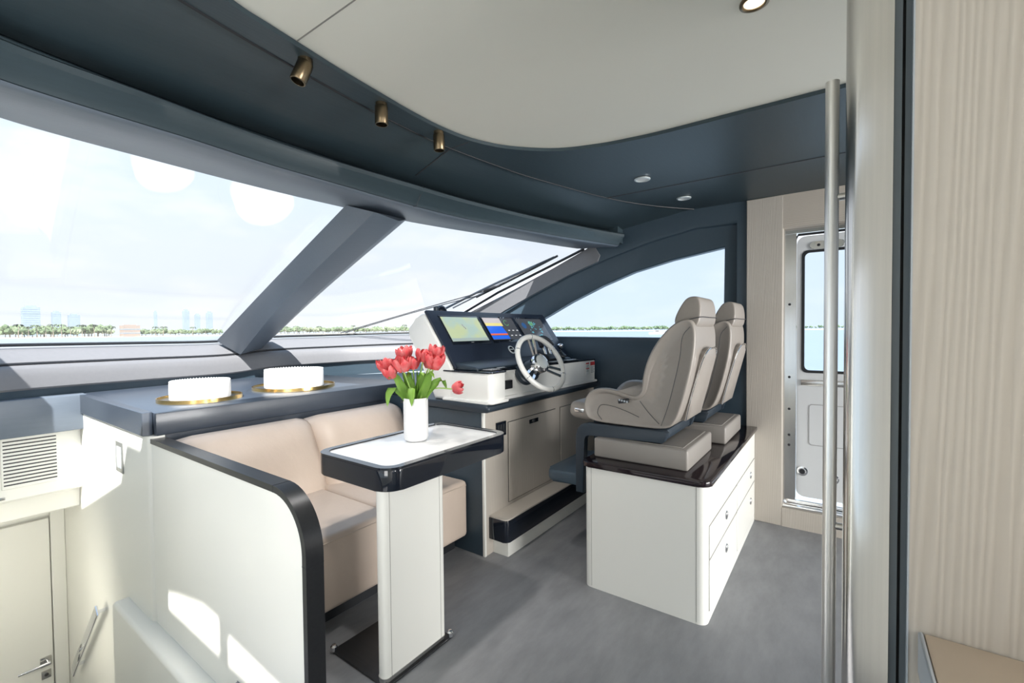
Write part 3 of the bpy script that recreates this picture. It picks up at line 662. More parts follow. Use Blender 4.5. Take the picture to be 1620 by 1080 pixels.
for k, (x0, x1) in enumerate(((2.178, 2.582), (2.612, 3.018), (3.046, 3.452))):
    fr = obj('display', pslab(nb(), x0, x1, .10, .70, .021, .0262, .003, 2), BLACKG, ipn)
    sx0, sx1, v0, v1 = x0+.014, x1-.012, .135, .64
    if k == 0:
        obj('chart_image', pgon([(sx0, v0), (sx1, v0), (sx1, v1), (sx0, v1)], .0262, .0272), MAPM, fr)
        obj('vessel_mark', pgon([(2.36, .29), (2.368, .285), (2.388, .39), (2.38, .395)]), GREYT, fr)
        obj('status_strip', pgon([(sx0, v1-.06), (sx1, v1-.06), (sx1, v1), (sx0, v1)], .0276, .0281), scol('strip', (.45, .55, .52), .7), fr)
    else:
        obj('screen_glass', pgon([(sx0, v0), (sx1, v0), (sx1, v1), (sx0, v1)], .0262, .0272), DARKS, fr)
    if k == 1:
        xm = sx0 + .55*(sx1-sx0)
        obj('sounder_sky', pgon([(sx0, v0), (xm, v0), (xm, v0+.12), (sx0, v0+.12)]), PNK, fr)
        obj('sounder_band', pgon([(sx0, v0+.12), (xm, v0+.12), (xm, v0+.19), (sx0, v0+.19)]), YEL, fr)
        obj('sounder_water', pgon([(sx0, v0+.19), (xm-.02, v0+.19), (xm, .5), (sx0, .5)]), BLU, fr)
        obj('sounder_bottom', pgon([(sx0, .5), (xm, .5), (xm, .535), (sx0, .535)]), RED_, fr)
        obj('sounder_zoom', pgon([(sx0, .545), (xm, .545), (xm, .625), (sx0, .625)]), BLU, fr)
        bm = nb(); cx, cv = xm+.06, .25
        for i in range(10):
            a = pi*(.15 + 1.5*i/9); p, q = (cx+.022*cos(a), cv+.055*sin(a)), (cx+.028*cos(a), cv+.068*sin(a)); a2 = a+.4; p2, q2 = (cx+.022*cos(a2), cv+.055*sin(a2)), (cx+.028*cos(a2), cv+.068*sin(a2))
            flat(bm, [p, q, q2, p2], .0282)
        obj('dial', bm, GRN, fr)
        for i in range(3):
            for j in range(2): x = xm+.035+i*.055; v = .42+j*.12; obj('readout', pgon([(x, v), (x+.022, v), (x+.022, v+.018), (x, v+.018)]), WHT, fr)
    if k == 2:
        for i in range(26):
            x = random.uniform(sx0+.12, sx1-.08); v = random.uniform(.2, .58); wd = random.uniform(.006, .03); obj('radar_echo', pgon([(x, v), (x+wd, v), (x+wd, v+.02), (x, v+.02)], .0275, .0281+.00002*i), CYA, fr)
        bm = nb()
        for i in range(5):
            x = sx0+.16+i*.012; v = .2+.03*(i % 2); flat(bm, [(x, v), (x+.008, v), (x+.008, v+.10), (x, v+.10)], .0282)
        obj('gauge_bars', bm, GRN, fr)
        obj('rose', pgon([(sx0+.07+.03*cos(2*pi*i/18), .31+.075*sin(2*pi*i/18)) for i in range(18)]), scol('deep_blue', (.03, .10, .26), .8), fr)
    obj('badge', pgon([((x0+x1)/2-.012, .665), ((x0+x1)/2+.012, .665), ((x0+x1)/2+.012, .675), ((x0+x1)/2-.012, .675)], .0262, .0268), GREYT, fr)
vc = PP(2.775, .868, .022); vn = obj('air_vent', torus(nb(), vc, pn, .030, .006, 32, 8), SILVER, ipn)
bm = nb(); lathe(bm, [(0, 0), (.028, 0), (.028, .004), (0, .004)], vc, pn, 28); obj('vent_disc', bm, BLACKG, vn)
obj('vent_blade', pslab(nb(), 2.75, 2.80, .858, .875, .026, .031), SILVER, vn)
# desk
def face_y(x): return 1.745 - (x-2.25)*.045
fp = [(2.096, 2.05), (2.096, 1.70)] + [(2.096+.03-.03*cos(a), 1.668+.03-.03*sin(a)) for a in (0, .4, .8, 1.2, pi/2)] + [(2.225, 1.668), (2.243, 1.674), (2.25, 1.69), (2.25, face_y(2.25)), (3.53, face_y(3.53)), (3.53, 2.05)]
obj('desk_box', prism(nb(), fp, 'z', .935, 1.103, .006, 2), GELW, da)
def grow(poly, d):
    return [(x + (d if x > 2.2 and y < 1.7 else (-d if x < 2.13 else (d if x > 3.5 else 0))), y - (d if y < 1.9 else 0)) for x, y in poly]
obj('foot_moulding', prism(nb(), grow(fp, .016), 'z', .9215, .940, .007, 3), GELW, da)
obj('desk_top', prism(nb(), grow(fp, .006), 'z', 1.1035, 1.113, .003, 2), BLACKG, da)
obj('padded_ledge', prism(nb(), [(1.99, 1.155), (1.97, 1.16), (1.80, 1.137), (1.783, 1.128), (1.785, 1.1135), (1.99, 1.1135)], 'x', 2.11, 3.3, .012, 3), NAVYD, da)
for x0, x1, y0, y1 in ((2.13, 2.235, 1.69, 1.775), (2.28, 2.36, 1.742, 1.785), (2.62, 2.70, 1.735, 1.78), (2.9, 3.08, 1.72, 1.775), (3.12, 3.30, 1.712, 1.77)):
    p_ = obj('switch_pad', B(x0, x1, y0, y1, 1.1132, 1.121, .003, 2), BLACKM, da)
    n = int((x1-x0)/.026)
    bm = nb()
    for i in range(n): box(bm, x0+.006+i*.026, x0+.022+i*.026, y0+.012, y1-.012, 1.121, 1.1245, .001, 1)
    obj('buttons', bm, GREYT if x0 < 2.2 else SILVER, p_)
obj('drink_rest', B(2.28, 3.05, 1.738, 1.745, 1.0, 1.035, .003, 1), BLACKG, da)
obj('column_slot', B(2.275, 2.39, 1.72, 1.742, .985, 1.04, .003, 1), BLACKM, da)
for x0, x1, z1, red in ((3.375, 3.43, 1.088, .012), (3.445, 3.525, 1.092, .03)):
    y = face_y(x1) - .0035
    lb = obj('warning_label', B(x0, x1, y-.0005, y+.0035, z1-.095, z1, 0), PAPER, da)
    obj('red_header', B(x0, x1, y-.0012, y-.0004, z1-red, z1, 0), REDM, lb)
    bm = nb()
    for i in range(5): box(bm, x0+.006, x1-.006-.012*(i % 2), y-.0012, y-.0004, z1-red-.014-i*.0115, z1-red-.009-i*.0115)
    if red < .02: obj('red_stripe', B(x0, x1, y-.0014, y-.0004, z1-.052, z1-.044), REDM, lb)
    obj('small_print', bm, GREYT, lb)
cp = thing('compass', 'small dark dome compass on top of the dashboard', 'compass', (2.29, 2.275, 1.47))
obj('bowl', lathe(nb(), [(0, 0), (.05, 0), (.052, .01), (.044, .016), (.042, .03), (.034, .048), (.018, .06), (0, .064)], (2.29, 2.262, 1.4768), n=28), BLACKG, cp)
obj('bracket', B(2.215, 2.245, 2.232, 2.262, 1.4768, 1.53, .008, 3), NAVYD, cp)
# ---- steering wheel
wc = Vector((2.48, 1.56, 1.152)); wn = Vector((-.150, -.853, .5)).normalized()
wa = wn.cross(Vector((0, 0, 1))).normalized(); wb = wn.cross(wa)*-1
if wb.z < 0: wb = -wb
sw = thing('steering_wheel', 'white-rimmed steering wheel with chrome spokes in front of dashboard', 'steering wheel', wc - wn*.17)
obj('rim', torus(nb(), wc, wn, .19, .0165, 64, 14), GELW, sw)
for a in (0, pi/3, 2*pi/3, pi, 4*pi/3, 5*pi/3):
    a += .55; c = wc + (wa*cos(a) + wb*sin(a))*.19; tg = (-wa*sin(a) + wb*cos(a)); obj('rim_band', lathe(nb(), [(.0168, -.002), (.0174, -.002), (.0174, .002), (.0168, .002)], c, tg, 18, close=True), CHROME, sw)
for a in (pi/2, pi/2 + 2*pi/3, pi/2 - 2*pi/3):
    dv = wa*cos(a) + wb*sin(a); sv = -wa*sin(a) + wb*cos(a); bm = nb()
    for s in (-1, 1):
        A = [wc + dv*.05 + sv*(s*.012) - wn*.028, wc + dv*.11 + sv*(s*.02) - wn*.016, wc + dv*.178 + sv*(s*.026) - wn*.002]
        P = spline(A, 9); rows = []
        for k, (du, dn) in enumerate(((-.009, -.003), (.009, -.003), (.009, .003), (-.009, .003))): rows.append([p + sv*du + wn*dn for p in P])
        loft(bm, rows, closed=True, caps=True)
    obj('spoke', bm, CHROME, sw)
obj('hub', lathe(nb(), [(.0, -.05), (.055, -.05), (.064, -.03), (.066, -.01), (.062, .006), (.05, .012), (.05, .008), (0, .008)], wc, wn, 40), CHROME, sw)
obj('hub_badge', lathe(nb(), [(.049, .008), (.047, .0125), (.03, .0145), (0, .0155)], wc, wn, 36), SILVER, sw)
cb = wc - wn*.185
obj('column', lathe(nb(), [(.0, .0), (.074, .0), (.077, .035), (.070, .040), (.073, .075), (.062, .082), (.058, .115), (.045, .15), (0, .155)], cb, wn, 32), NAVYD, sw)
bm = nb(); tube(bm, [cb + wn*.06, cb + wn*.06 - wb*.085 + wn*.01], [.009, .006], 10); obj('tilt_lever', bm, BLACKM, sw)
# ---- throttle
th = thing('throttle', 'black twin-lever throttle on dashboard right of the steering wheel', 'throttle', (3.0, 1.83, 1.137))
obj('base', prism(nb(), [(1.93, 1.157), (1.80, 1.1395), (1.775, 1.128), (1.765, 1.145), (1.78, 1.165), (1.92, 1.205)], 'x', 2.93, 3.10, .008, 3), BLACKM, th)
for x in (2.975, 3.045):
    l = obj('lever', tube(nb(), spline([(x, 1.83, 1.17), (x, 1.85, 1.22), (x, 1.875, 1.265)], 10), [.013]*10, 10), CHROME, th)
obj('grip', tube(nb(), spline([(2.93, 1.835, 1.235), (2.955, 1.87, 1.285), (3.01, 1.885, 1.30), (3.065, 1.87, 1.285), (3.09, 1.835, 1.235)], 18), .019, 12), BLACKM, th)
js = thing('joystick', 'black docking joystick on the dashboard desk beside the throttle', 'joystick', (3.2, 1.85, 1.13))
obj('boot', lathe(nb(), [(.05, 0), (.05, .012), (.03, .03), (.014, .045), (0, .046)], (3.2, 1.83, 1.1435), n=24), BLACKM, js)
obj('knob', lathe(nb(), [(.012, .035), (.014, .06), (.024, .075), (.024, .095), (.016, .105), (0, .107)], (3.2, 1.83, 1.1435), n=24), CHROME, js)
# ================================================================== HELM SEAT CABINET
cbn = thing('seat_cabinet', 'white low cabinet with dark gloss top carrying both helm chairs', 'cabinet', (2.85, .8, 0))
obj('body', prism(nb(), rrect(2.163, 3.584, .485, 1.10, .04, 6, (1, 0, 0, 1)), 'z', .0, .640), WHITE, cbn)
obj('top', prism(nb(), rrect(2.148, 3.584, .468, 1.115, .05, 7, (1, 0, 0, 1)), 'z', .6405, .667, .005, 2), MAROON, cbn)
for y in (1.055, .528): obj('panel_joint', B(2.1622, 2.1632, y, y+.0015, .01, .638), SEAMW, cbn)
for x0, x1, z0, z1 in ((2.215, 2.895, .295, .445), (2.215, 2.895, .055, .285), (2.91, 3.56, .295, .445), (2.91, 3.56, .055, .285)):
    d = obj('drawer', B(x0, x1, .481, .4855, z0, z1, .002, 1), WHITE, cbn)
    bm = quad_hole(nb(), 'y', .483, .4848, [(x0-.004, z0-.004), (x1+.004, z0-.004), (x1+.004, z1+.004), (x0-.004, z1+.004)], [(x0, z0), (x1, z0), (x1, z1), (x0, z1)]); obj('gap', bm, SEAMW, d)
    cx, cz = (x0+x1)/2 + (.02 if x0 < 2.5 else .135), z1-.065 if z1 > .4 else z1-.08
    kb = obj('pull', torus(nb(), (cx, .478, cz), (0, 1, 0), .019, .004, 28, 8), CHROME, d)
    obj('pull_cup', lathe(nb(), [(0, 0), (.017, 0), (.017, .003), (0, .003)], (cx, .4815, cz), (0, -1, 0), 24), BLACKM, kb)
    obj('pull_tab', B(cx-.004, cx+.004, .474, .481, cz-.017, cz+.017, .002, 1), CHROME, kb)
# ================================================================== HELM SEATS
SC = 2.565
hs = thing('helm_chair', 'taupe leather helm chair nearer the viewer, on seat cabinet', 'chair', (SC, .84, .667), 'helm chairs on the white cabinet')
pb_ = obj('plinth', B(2.262, 2.765, .592, 1.088, .6672, .772, .012, 3), TAUPED, hs)
obj('plinth_lid', B(2.29, 2.74, .62, 1.06, .7718, .776, .002, 1), TAUPED, pb_)
frp = [(1.165, .44), (1.215, .44), (1.215, .755), (1.205, .80), (1.18, .828), (1.14, .842), (.71, .842), (.70, .835), (.715, .79), (.73, .778), (1.135, .778), (1.155, .768), (1.165, .745)]
sfm = obj('support_frame', prism(nb(), frp, 'x', 2.29, 2.335, .006, 2), NAVYD, hs)
obj('frame_side', prism(nb(), frp, 'x', 2.795, 2.84, .006, 2), NAVYD, sfm)
obj('frame_deck', B(2.33, 2.80, .72, 1.13, .786, .838, .01, 2), NAVYD, sfm)
obj('swivel', lathe(nb(), [(.09, 0), (.09, .02), (.07, .024), (.07, .09)], (SC, .84, .7715), n=32), NAVYD, sfm)
fp_ = obj('footrest', prism(nb(), rrect(2.30, 2.83, 1.216, 1.42, .05, 6, (0, 0, 1, 1)), 'z', .468, .535, .018, 3), NAVYP, hs)
obj('footrest_hinge', tube(nb(), [(2.30, 1.205, .462), (2.83, 1.205, .462)], .012, 10), CHROME, fp_)
Sp = [(1.115, .845), (1.16, .868), (1.178, .93), (1.158, .998), (1.10, 1.040), (1.01, 1.040), (.93, 1.018), (.868, 1.002), (.838, 1.035), (.838, 1.10), (.82, 1.18), (.792, 1.25), (.748, 1.32), (.70, 1.375), (.64, 1.412),
      (.588, 1.405), (.574, 1.34), (.576, 1.25), (.59, 1.15), (.612, 1.05), (.64, .95), (.672, .872), (.72, .845), (.9, .845)]
Cp = [(1.115, .845), (1.18, .86), (1.195, .90), (1.17, .925), (1.09, .938), (1.0, .935), (.90, .928), (.80, .925), (.745, .985), (.735, 1.09), (.722, 1.17), (.705, 1.25), (.685, 1.32), (.662, 1.38), (.635, 1.412)] + Sp[15:]
def prof_at(x, mode, ins):
    pts = []
    for (a, b) in zip(Sp, Cp):
        p = (a[0]*mode + b[0]*(1-mode), a[1]*mode + b[1]*(1-mode)); pts.append(p)
    if ins:
        o = []
        n = len(pts)
        for i in range(n):
            a, b = Vector(pts[i-1]), Vector(pts[(i+1) % n]); t = (b-a).normalized(); nn = Vector((-t.y, t.x)); o.append(tuple(Vector(pts[i]) + nn*ins))
        pts = o
    r = []
    for y, z in pts:
        k = 1 - .12*max(0, min(1, (z-1.0)/.4))**1.6 - .06*max(0, (0.62-y)/.06 if z > .9 else 0)
        r.append(Vector((SC + x*k, y, z)))
    return r
stn = [(-.238, 1, .045), (-.256, 1, .016), (-.258, 1, 0), (-.225, 1, 0), (-.175, .92, 0), (-.14, .35, 0), (-.10, 0, 0), (0, 0, 0), (.10, 0, 0), (.14, .35, 0), (.175, .92, 0), (.225, 1, 0), (.258, 1, 0), (.256, 1, .016), (.238, 1, .045)]
bm = nb(); rows = [[bm.verts.new(p) for p in prof_at(x, m_, i_)] for x, m_, i_ in stn]
for a, b in zip(rows, rows[1:]):
    for i in range(len(a)): j = (i+1) % len(a); bm.faces.new((a[i], a[j], b[j], b[i]))
bm.faces.new(rows[0][::-1]); bm.faces.new(rows[-1])
sh = obj('shell', bm, TAUPE, hs, sub=2, ang=180)
# seams on the side panels
def sidepath(pts, x=-.2595):
    o = []
    for y, z in pts:
        k = 1 - .12*max(0, min(1, (z-1.0)/.4))**1.6; o.append((SC + x*k*.995, y, z))
    return spline(o, 40)
bm = nb()
tube(bm, sidepath([(1.06, .865), (1.085, .90), (1.065, .945), (1.0, .945), (.92, .925), (.85, .90)]), .0018, 6)
tube(bm, sidepath([(.845, .985), (.80, .93), (.745, .875)]), .0018, 6)
tube(bm, sidepath([(.735, .868), (.70, .97), (.668, 1.10), (.645, 1.22), (.635, 1.32), (.60, 1.37)]), .0018, 6)
obj('seams', bm, DRAINM, sh)
cpn = obj('control_pad', B(SC-.263, SC-.2545, .905, .965, .968, .990, .002, 1, Matrix.Rotation(R(-10), 3, 'X'), Vector((SC-.26, .93, .98))), BLACKM, sh)
bm = nb()
for i in range(4): box(bm, SC-.2645, SC-.2625, .909+i*.014, .918+i*.014, .974+i*.0022-.003, .984+i*.0022-.003)
obj('pad_buttons', bm, SWHITE, cpn)
fc = obj('front_bolster', B(SC-.215, SC+.215, 1.13, 1.295, .84, .938, .038, 5, Matrix.Rotation(R(6), 3, 'X'), Vector((SC, 1.2, .88))), TAUPE, hs)
obj('bolster_trim', B(SC-.221, SC-.209, 1.19, 1.25, .885, .908, .004, 2), CHROME, fc)
hsec = [(.650, 1.355), (.700, 1.378), (.692, 1.43), (.655, 1.500), (.632, 1.524), (.590, 1.527), (.569, 1.512), (.560, 1.45), (.566, 1.355)]
rows = []
for x, k in ((-.190, .80), (-.188, .95), (-.165, 1), (-.05, 1), (.05, 1), (.165, 1), (.188, .95), (.190, .80)):
    rows.append([Vector((SC + x*(1 - .17*(z-1.36)/.16), .622 + (y-.622)*k, 1.44 + (z-1.44)*(.5+.5*k))) for y, z in hsec])
bm = nb(); rows = [[bm.verts.new(p) for p in r] for r in rows]
for a, b2 in zip(rows, rows[1:]):
    for i in range(9): j = (i+1) % 9; bm.faces.new((a[i], a[j], b2[j], b2[i]))
bm.faces.new(rows[0][::-1]); bm.faces.new(rows[-1])
hd = obj('headrest', bm, TAUPE, hs, sub=2, ang=180)
def rear(x, s, d=0.0):     # on the rear face: s 0 at z .89, 1 at z 1.25
    z = .885 + .37*s; y = .664 - .098*s + .012*s*(1-s); return Vector((SC+x, y - d, z))
arch = [(-.150, .0), (-.158, .3), (-.150, .7), (-.128, .92), (-.07, 1.0), (0, 1.01), (.07, 1.0), (.128, .92), (.150, .7), (.158, .3), (.150, .0)]
bm = nb(); A_ = [bm.verts.new(rear(x, s, -.02)) for x, s in arch]; B_ = [bm.verts.new(rear(x*.97, s*.985, .022)) for x, s in arch]; C_ = [bm.verts.new(rear(x*.8, s*.9+.03, .030)) for x, s in arch]
bm.faces.new(A_); bm.faces.new(C_[::-1])
for P_, Q_ in ((A_, B_), (B_, C_)):
    for i in range(len(arch)): j = (i+1) % len(arch); bm.faces.new((P_[i], P_[j], Q_[j], Q_[i]))
bk = obj('back_panel', bm, TAUPE, hs, ang=50)
bm = nb(); tube(bm, spline([rear(x*1.0, s, .020) for x, s in arch], 60), .0045, 8); obj('chrome_trim', bm, CHROME, bk)
bm = nb(); tube(bm, spline([Vector((SC-.192, .66, 1.395)), Vector((SC-.188, .59, 1.412)), Vector((SC-.165, .5595, 1.418)), Vector((SC, .5585, 1.418)), Vector((SC+.165, .5595, 1.418)), Vector((SC+.188, .59, 1.412))], 30), .0025, 6); obj('head_seam', bm, DRAINM, hd)
copy_thing(hs, (.66, -.045, 0), 'taupe leather helm chair beside the starboard wall, behind the nearer seat')
# ================================================================== GALLEY CORNER ON THE RIGHT
RZ = Matrix.Rotation(R(-5), 3, 'Z'); PV = Vector((.87, -.005, 0))
rf = thing('refrigerator', 'tall brushed-steel refrigerator door seen edge-on with long bar handle', 'refrigerator', (1.2, -.2, 0))
dp = rrect(.87, 1.50, -.061, -.003, .022, 7, (0, 0, 0, 1))
bm = prism(nb(), dp, 'z', .10, 2.268); bmesh.ops.rotate(bm, verts=bm.verts[:], cent=PV, matrix=RZ)
dor = obj('door', bm, STEEL, rf)
hz = obj('handle', tube(nb(), [(1.2, .0165, .30), (1.2, .0165, 1.882)], .0128, 20), STEELH, dor)
for z in (1.637, .93): obj('standoff', tube(nb(), [(1.2, .0165, z), (1.2, -.04, z)], .0075, 12), STEEL, hz)
bm = nb(); box(bm, .878, 1.49, -.070, -.0612, .10, 2.268); box(bm, .884, 1.49, -.0815, -.0735, .10, 2.268); bmesh.ops.rotate(bm, verts=bm.verts[:], cent=PV, matrix=RZ); obj('gasket', bm, GASK, rf)
bm = nb(); box(bm, .892, 1.48, -.076, -.0690, .10, 2.268); obj('gasket_groove', bm, BLACKM, rf)
tc_ = thing('tall_cabinet', 'tall light oak housing panel right of the steel refrigerator', 'cabinet', (1.2, -.5, 0))
obj('side_panel', B(.868, .888, -.82, -.0835, 0, 2.268), WOODL, tc_)
obj('carcass', B(.889, 1.52, -.82, -.12, 0, 2.268), GASK, tc_)
obj('edge_strip', B(.866, .889, -.0835, -.0815, 0, 2.268), SWHITE, tc_)
gc = thing('galley_counter', 'beige stone galley counter corner beside the oak housing panel', 'counter', (.55, -.45, 0))
obj('top', B(.25, .867, -.82, -.10, .885, .920, .004, 2), STONE, gc)
obj('front_edge', B(.25, .866, -.0995, -.094, .86, .921, .002, 1), SWHITE, gc)
obj('base', B(.27, .866, -.81, -.115, .0, .884), WHITE, gc)
# ================================================================== LIGHTS ON THE CEILING
for (x, y, tx, ty, tz, lab) in ((.841, 1.435, -.030, .012, 1, 'brass ceiling spotlight nearest the viewer, tilted on the dark band'),
                                (1.177, 1.473, 0, .0, 1, 'brass ceiling spotlight in the middle of the row of three'),
                                (1.496, 1.476, .004, .0, 1, 'brass ceiling spotlight farthest along, near the soffit joint')):
    s = thing('spotlight', lab, 'spotlight', (x, y, 2.258), 'brass spotlights on the dark ceiling band')
    obj('mount', lathe(nb(), [(0, 0), (.023, 0), (.023, -.018), (0, -.018)], (x, y, 2.2579), n=28), BRASS, s)
    ax = Vector((tx*12, ty*12, -1)).normalized(); c0 = Vector((x, y, 2.243)) - ax*.004
    brl = obj('barrel', lathe(nb(), [(0, 0), (.023, 0), (.0255, .004), (.0255, .070), (.024, .072), (.021, .072), (.021, .05), (0, .05)], c0, ax, 32), BRASS, s)
    obj('lens', lathe(nb(), [(0, .053), (.0205, .053), (.0205, .051), (0, .051)], c0, ax, 24), BLACKM, brl)
    sp = bpy.data.lights.new('spot', 'SPOT'); sp.energy = 24; sp.spot_size = R(105); sp.spot_blend = 1.0; sp.shadow_soft_size = .03; sp.color = (1, .95, .88)
    so2 = bpy.data.objects.new('lamp_light', sp); COL.objects.link(so2); so2.parent = s; p_ = c0 + ax*.085 - Vector((x, y, 2.258)); so2.location = p_
    so2.rotation_euler = (Vector((x+.15, 2.15, .4)) - Vector((x, y, 2.17))).to_track_quat('-Z', 'Y').to_euler()
def downlight(x, y, z, r, lab, m1, lit):
    s = thing('downlight', lab, 'downlight', (x, y, z), 'recessed ceiling downlights')
    obj('bezel', lathe(nb(), [(r, .001), (r, -.004), (r*.82, -.006), (r*.72, -.003), (r*.72, .001)], (x, y, z), n=36, close=True), m1, s)
    obj('lens', lathe(nb(), [(0, -.0008), (r*.71, -.0008), (r*.71, .0008), (0, .0008)], (x, y, z), n=28), lit, s)
downlight(1.459, .202, 2.2742, .038, 'copper-rimmed recessed downlight in the white ceiling', BRASS, LENS)
downlight(2.684, .965, 2.2545, .047, 'chrome downlight in navy soffit, nearer of the pair', SILVER, PAPER)
downlight(3.244, .875, 2.2545, .047, 'chrome downlight in navy soffit, farther of the pair by window', SILVER, PAPER)
# ================================================================== OUTSIDE
SEA = -2.3
seam = mat('sea_water', (.235, .275, .30), .35, noise=((.25, .25, .25), 6, .3, (.195, .235, .265)))
t = seam.node_tree; bpn = t.nodes.new('ShaderNodeBump'); bpn.inputs['Strength'].default_value = .5; bpn.inputs['Distance'].default_value = .25
nzz = [n for n in t.nodes if n.type == 'TEX_NOISE'][0]; t.links.new(nzz.outputs[0], bpn.inputs['Height']); t.links.new(bpn.outputs[0], t.nodes['Principled BSDF'].inputs['Normal'])
bm = nb(); bmesh.ops.create_circle(bm, cap_ends=True, radius=9000, segments=64, matrix=Matrix.Translation((0, 0, SEA))); struct('sea', bm, seam)
deckm = mat('deck_white', (.80, .80, .78), .5)
# foredeck ahead of the windscreen
fd = [(-1.0, 3.8), (-.3, 4.3), (.45, 4.65), (1.75, 4.9), (2.9, 4.6), (3.6, 4.0), (4.2, 3.6), (4.0, 6.5), (2.9, 9.5), (1.75, 11.2), (.6, 9.5), (-.6, 6.5), (-1.3, 4.0)]
tag(obj('foredeck', prism(nb(), fd, 'z', .9, 1.12, .03, 2), deckm), 'white foredeck of the yacht just ahead of the windscreen', 'deck')
tag(obj('deck_hatch', prism(nb(), rrect(.42, 1.05, 5.25, 5.8, .1, 6), 'z', 1.121, 1.235, .03, 3), deckm), 'white raised coaming low outside the left windscreen pane', 'hatch')
def dirpt(px, dist, z):     # bearing of a photo column from the cabin
    a = YAW - math.atan((px-810)/720); return Vector((dist*cos(a), dist*sin(a), z))
GREEN = [mat('foliage_%s' % n, c, .8) for n, c in (('mid', (.15, .20, .11)), ('pale', (.21, .25, .16)), ('deep', (.105, .15, .08)))]  # greens muted to stand in for distance haze
SAND = mat('shore_sand', (.42, .38, .31), .8)
TRK = mat('bark', (.3, .25, .2), .8)
BLD = mat('haze_tinted_building', (.27, .325, .385), .7); BRK = mat('tan_building', (.32, .26, .22), .7)  # skyline colour has the distance haze mixed into it
D0 = 760
def shore(px0, px1, dist, name):
    n = 30; bm = nb(); A = [dirpt(px0+(px1-px0)*i/n, dist, SEA) for i in range(n+1)]; Bk = [dirpt(px0+(px1-px0)*i/n, dist+160, SEA) for i in range(n+1)]
    loft(bm, [A, [p*1.01 + Vector((0, 0, .9)) for p in A], off(Bk, 0, 0, 1.2), Bk], closed=True, caps=True); struct(name, bm, SAND)
shore(-60, 352, D0, 'shore'); shore(395, 700, D0*1.15, 'shore'); shore(840, 1400, D0*1.15, 'shore')
def crown(bm, c, rx, rz, n, seed):
    rnd = random.Random(seed)
    for _ in range(n):
        p = Vector((rnd.uniform(-1, 1)*rx*.7, rnd.uniform(-1, 1)*rx*.7, rnd.uniform(-.55, .55)*rz))
        r = rnd.uniform(.35, .6)*min(rx, rz*1.2)
        ret = bmesh.ops.create_icosphere(bm, subdivisions=1, radius=r, matrix=Matrix.Translation(Vector(c)+p))
        for v in ret['verts']: v.co += Vector((rnd.uniform(-.18, .18), rnd.uniform(-.18, .18), rnd.uniform(-.18, .18)))*r
    return bm
def bushy(seed, m):
    t = thing('shore_tree', 'distant bushy green tree in the tree line across the water', 'tree', (0, 0, 0), 'bushy trees across the water')
    obj('crown', crown(nb(), (0, 0, 8), 7.5, 4.5, 16, seed), m, t, ang=20); obj('trunk', tube(nb(), [(0, 0, 0), (.3, 0, 8)], [.5, .35], 6), TRK, t); return t
def palm(seed):
    rnd = random.Random(seed)
    t = thing('palm_tree', 'distant palm tree rising above the tree line across the water', 'palm', (0, 0, 0), 'palms across the water')
    obj('trunk', tube(nb(), spline([(0, 0, 0), (.4, 0, 6), (1.0, 0, 12.5)], 8), [.38, .36, .34, .32, .3, .28, .27, .26], 6), TRK, t); bm = nb()
    for k in range(11):
        a = 2*pi*k/11 + rnd.uniform(-.2, .2); L = rnd.uniform(4, 5.5); up_ = rnd.uniform(.2, 1.0); d = Vector((cos(a), sin(a), 0))
        leaf(bm, [Vector((1, 0, 12.5)), Vector((1, 0, 12.5+up_*1.4)) + d*L*.45, Vector((1, 0, 12.5+up_*.8)) + d*L*.8, Vector((1, 0, 12.5-1.6)) + d*L], .75, d.cross(Vector((0, 0, 1))))
    obj('fronds', bm, GREEN[0], t, ang=60); return t
protos = [bushy(11, GREEN[0]), bushy(12, GREEN[1]), bushy(13, GREEN[2])]; pproto = [palm(21), palm(22)]
used = set()
def place(pr, px, dist, sc):
    if pr not in used: used.add(pr); o = pr
    else: o = copy_thing(pr, (0, 0, 0))
    o.location = dirpt(px, dist, SEA+.8); o.scale = (sc, sc, sc); o.rotation_euler = (0, 0, random.uniform(0, 6.28))
rnd = random.Random(5)
for k in range(64):                                                       # left windscreen pane
    px = 8 + 338*k/63 + rnd.uniform(-3, 3); sc = 1.05 if 15 < px < 190 else .72
    if 178 < px < 194: continue
    place(protos[k % 3], px, D0+rnd.uniform(20, 90), sc*rnd.uniform(.7, 1.15))
for px in (29, 46, 60, 73, 85, 98, 112, 131, 150, 163, 176, 246, 259, 305): place(pproto[px % 2], px, D0+rnd.uniform(3, 8), rnd.uniform(.85, 1.2))
for k in range(52): place(protos[k % 3], 405 + 255*k/51 + rnd.uniform(-2, 2), D0*1.15+rnd.uniform(20, 120), rnd.uniform(.75, 1.1))
for px in (430, 452, 470, 505, 560, 578, 640): place(pproto[px % 2], px, D0*1.15+rnd.uniform(3, 8), rnd.uniform(.9, 1.15))
for k in range(70): place(protos[k % 3], 860 + 195*k/69 + rnd.uniform(-2, 2), D0*1.3+rnd.uniform(20, 120), rnd.uniform(.55, .85))
for k in range(12): place(protos[k % 3], 1262 + 78*k/11, D0*1.5+rnd.uniform(20, 90), rnd.uniform(.45, .65))
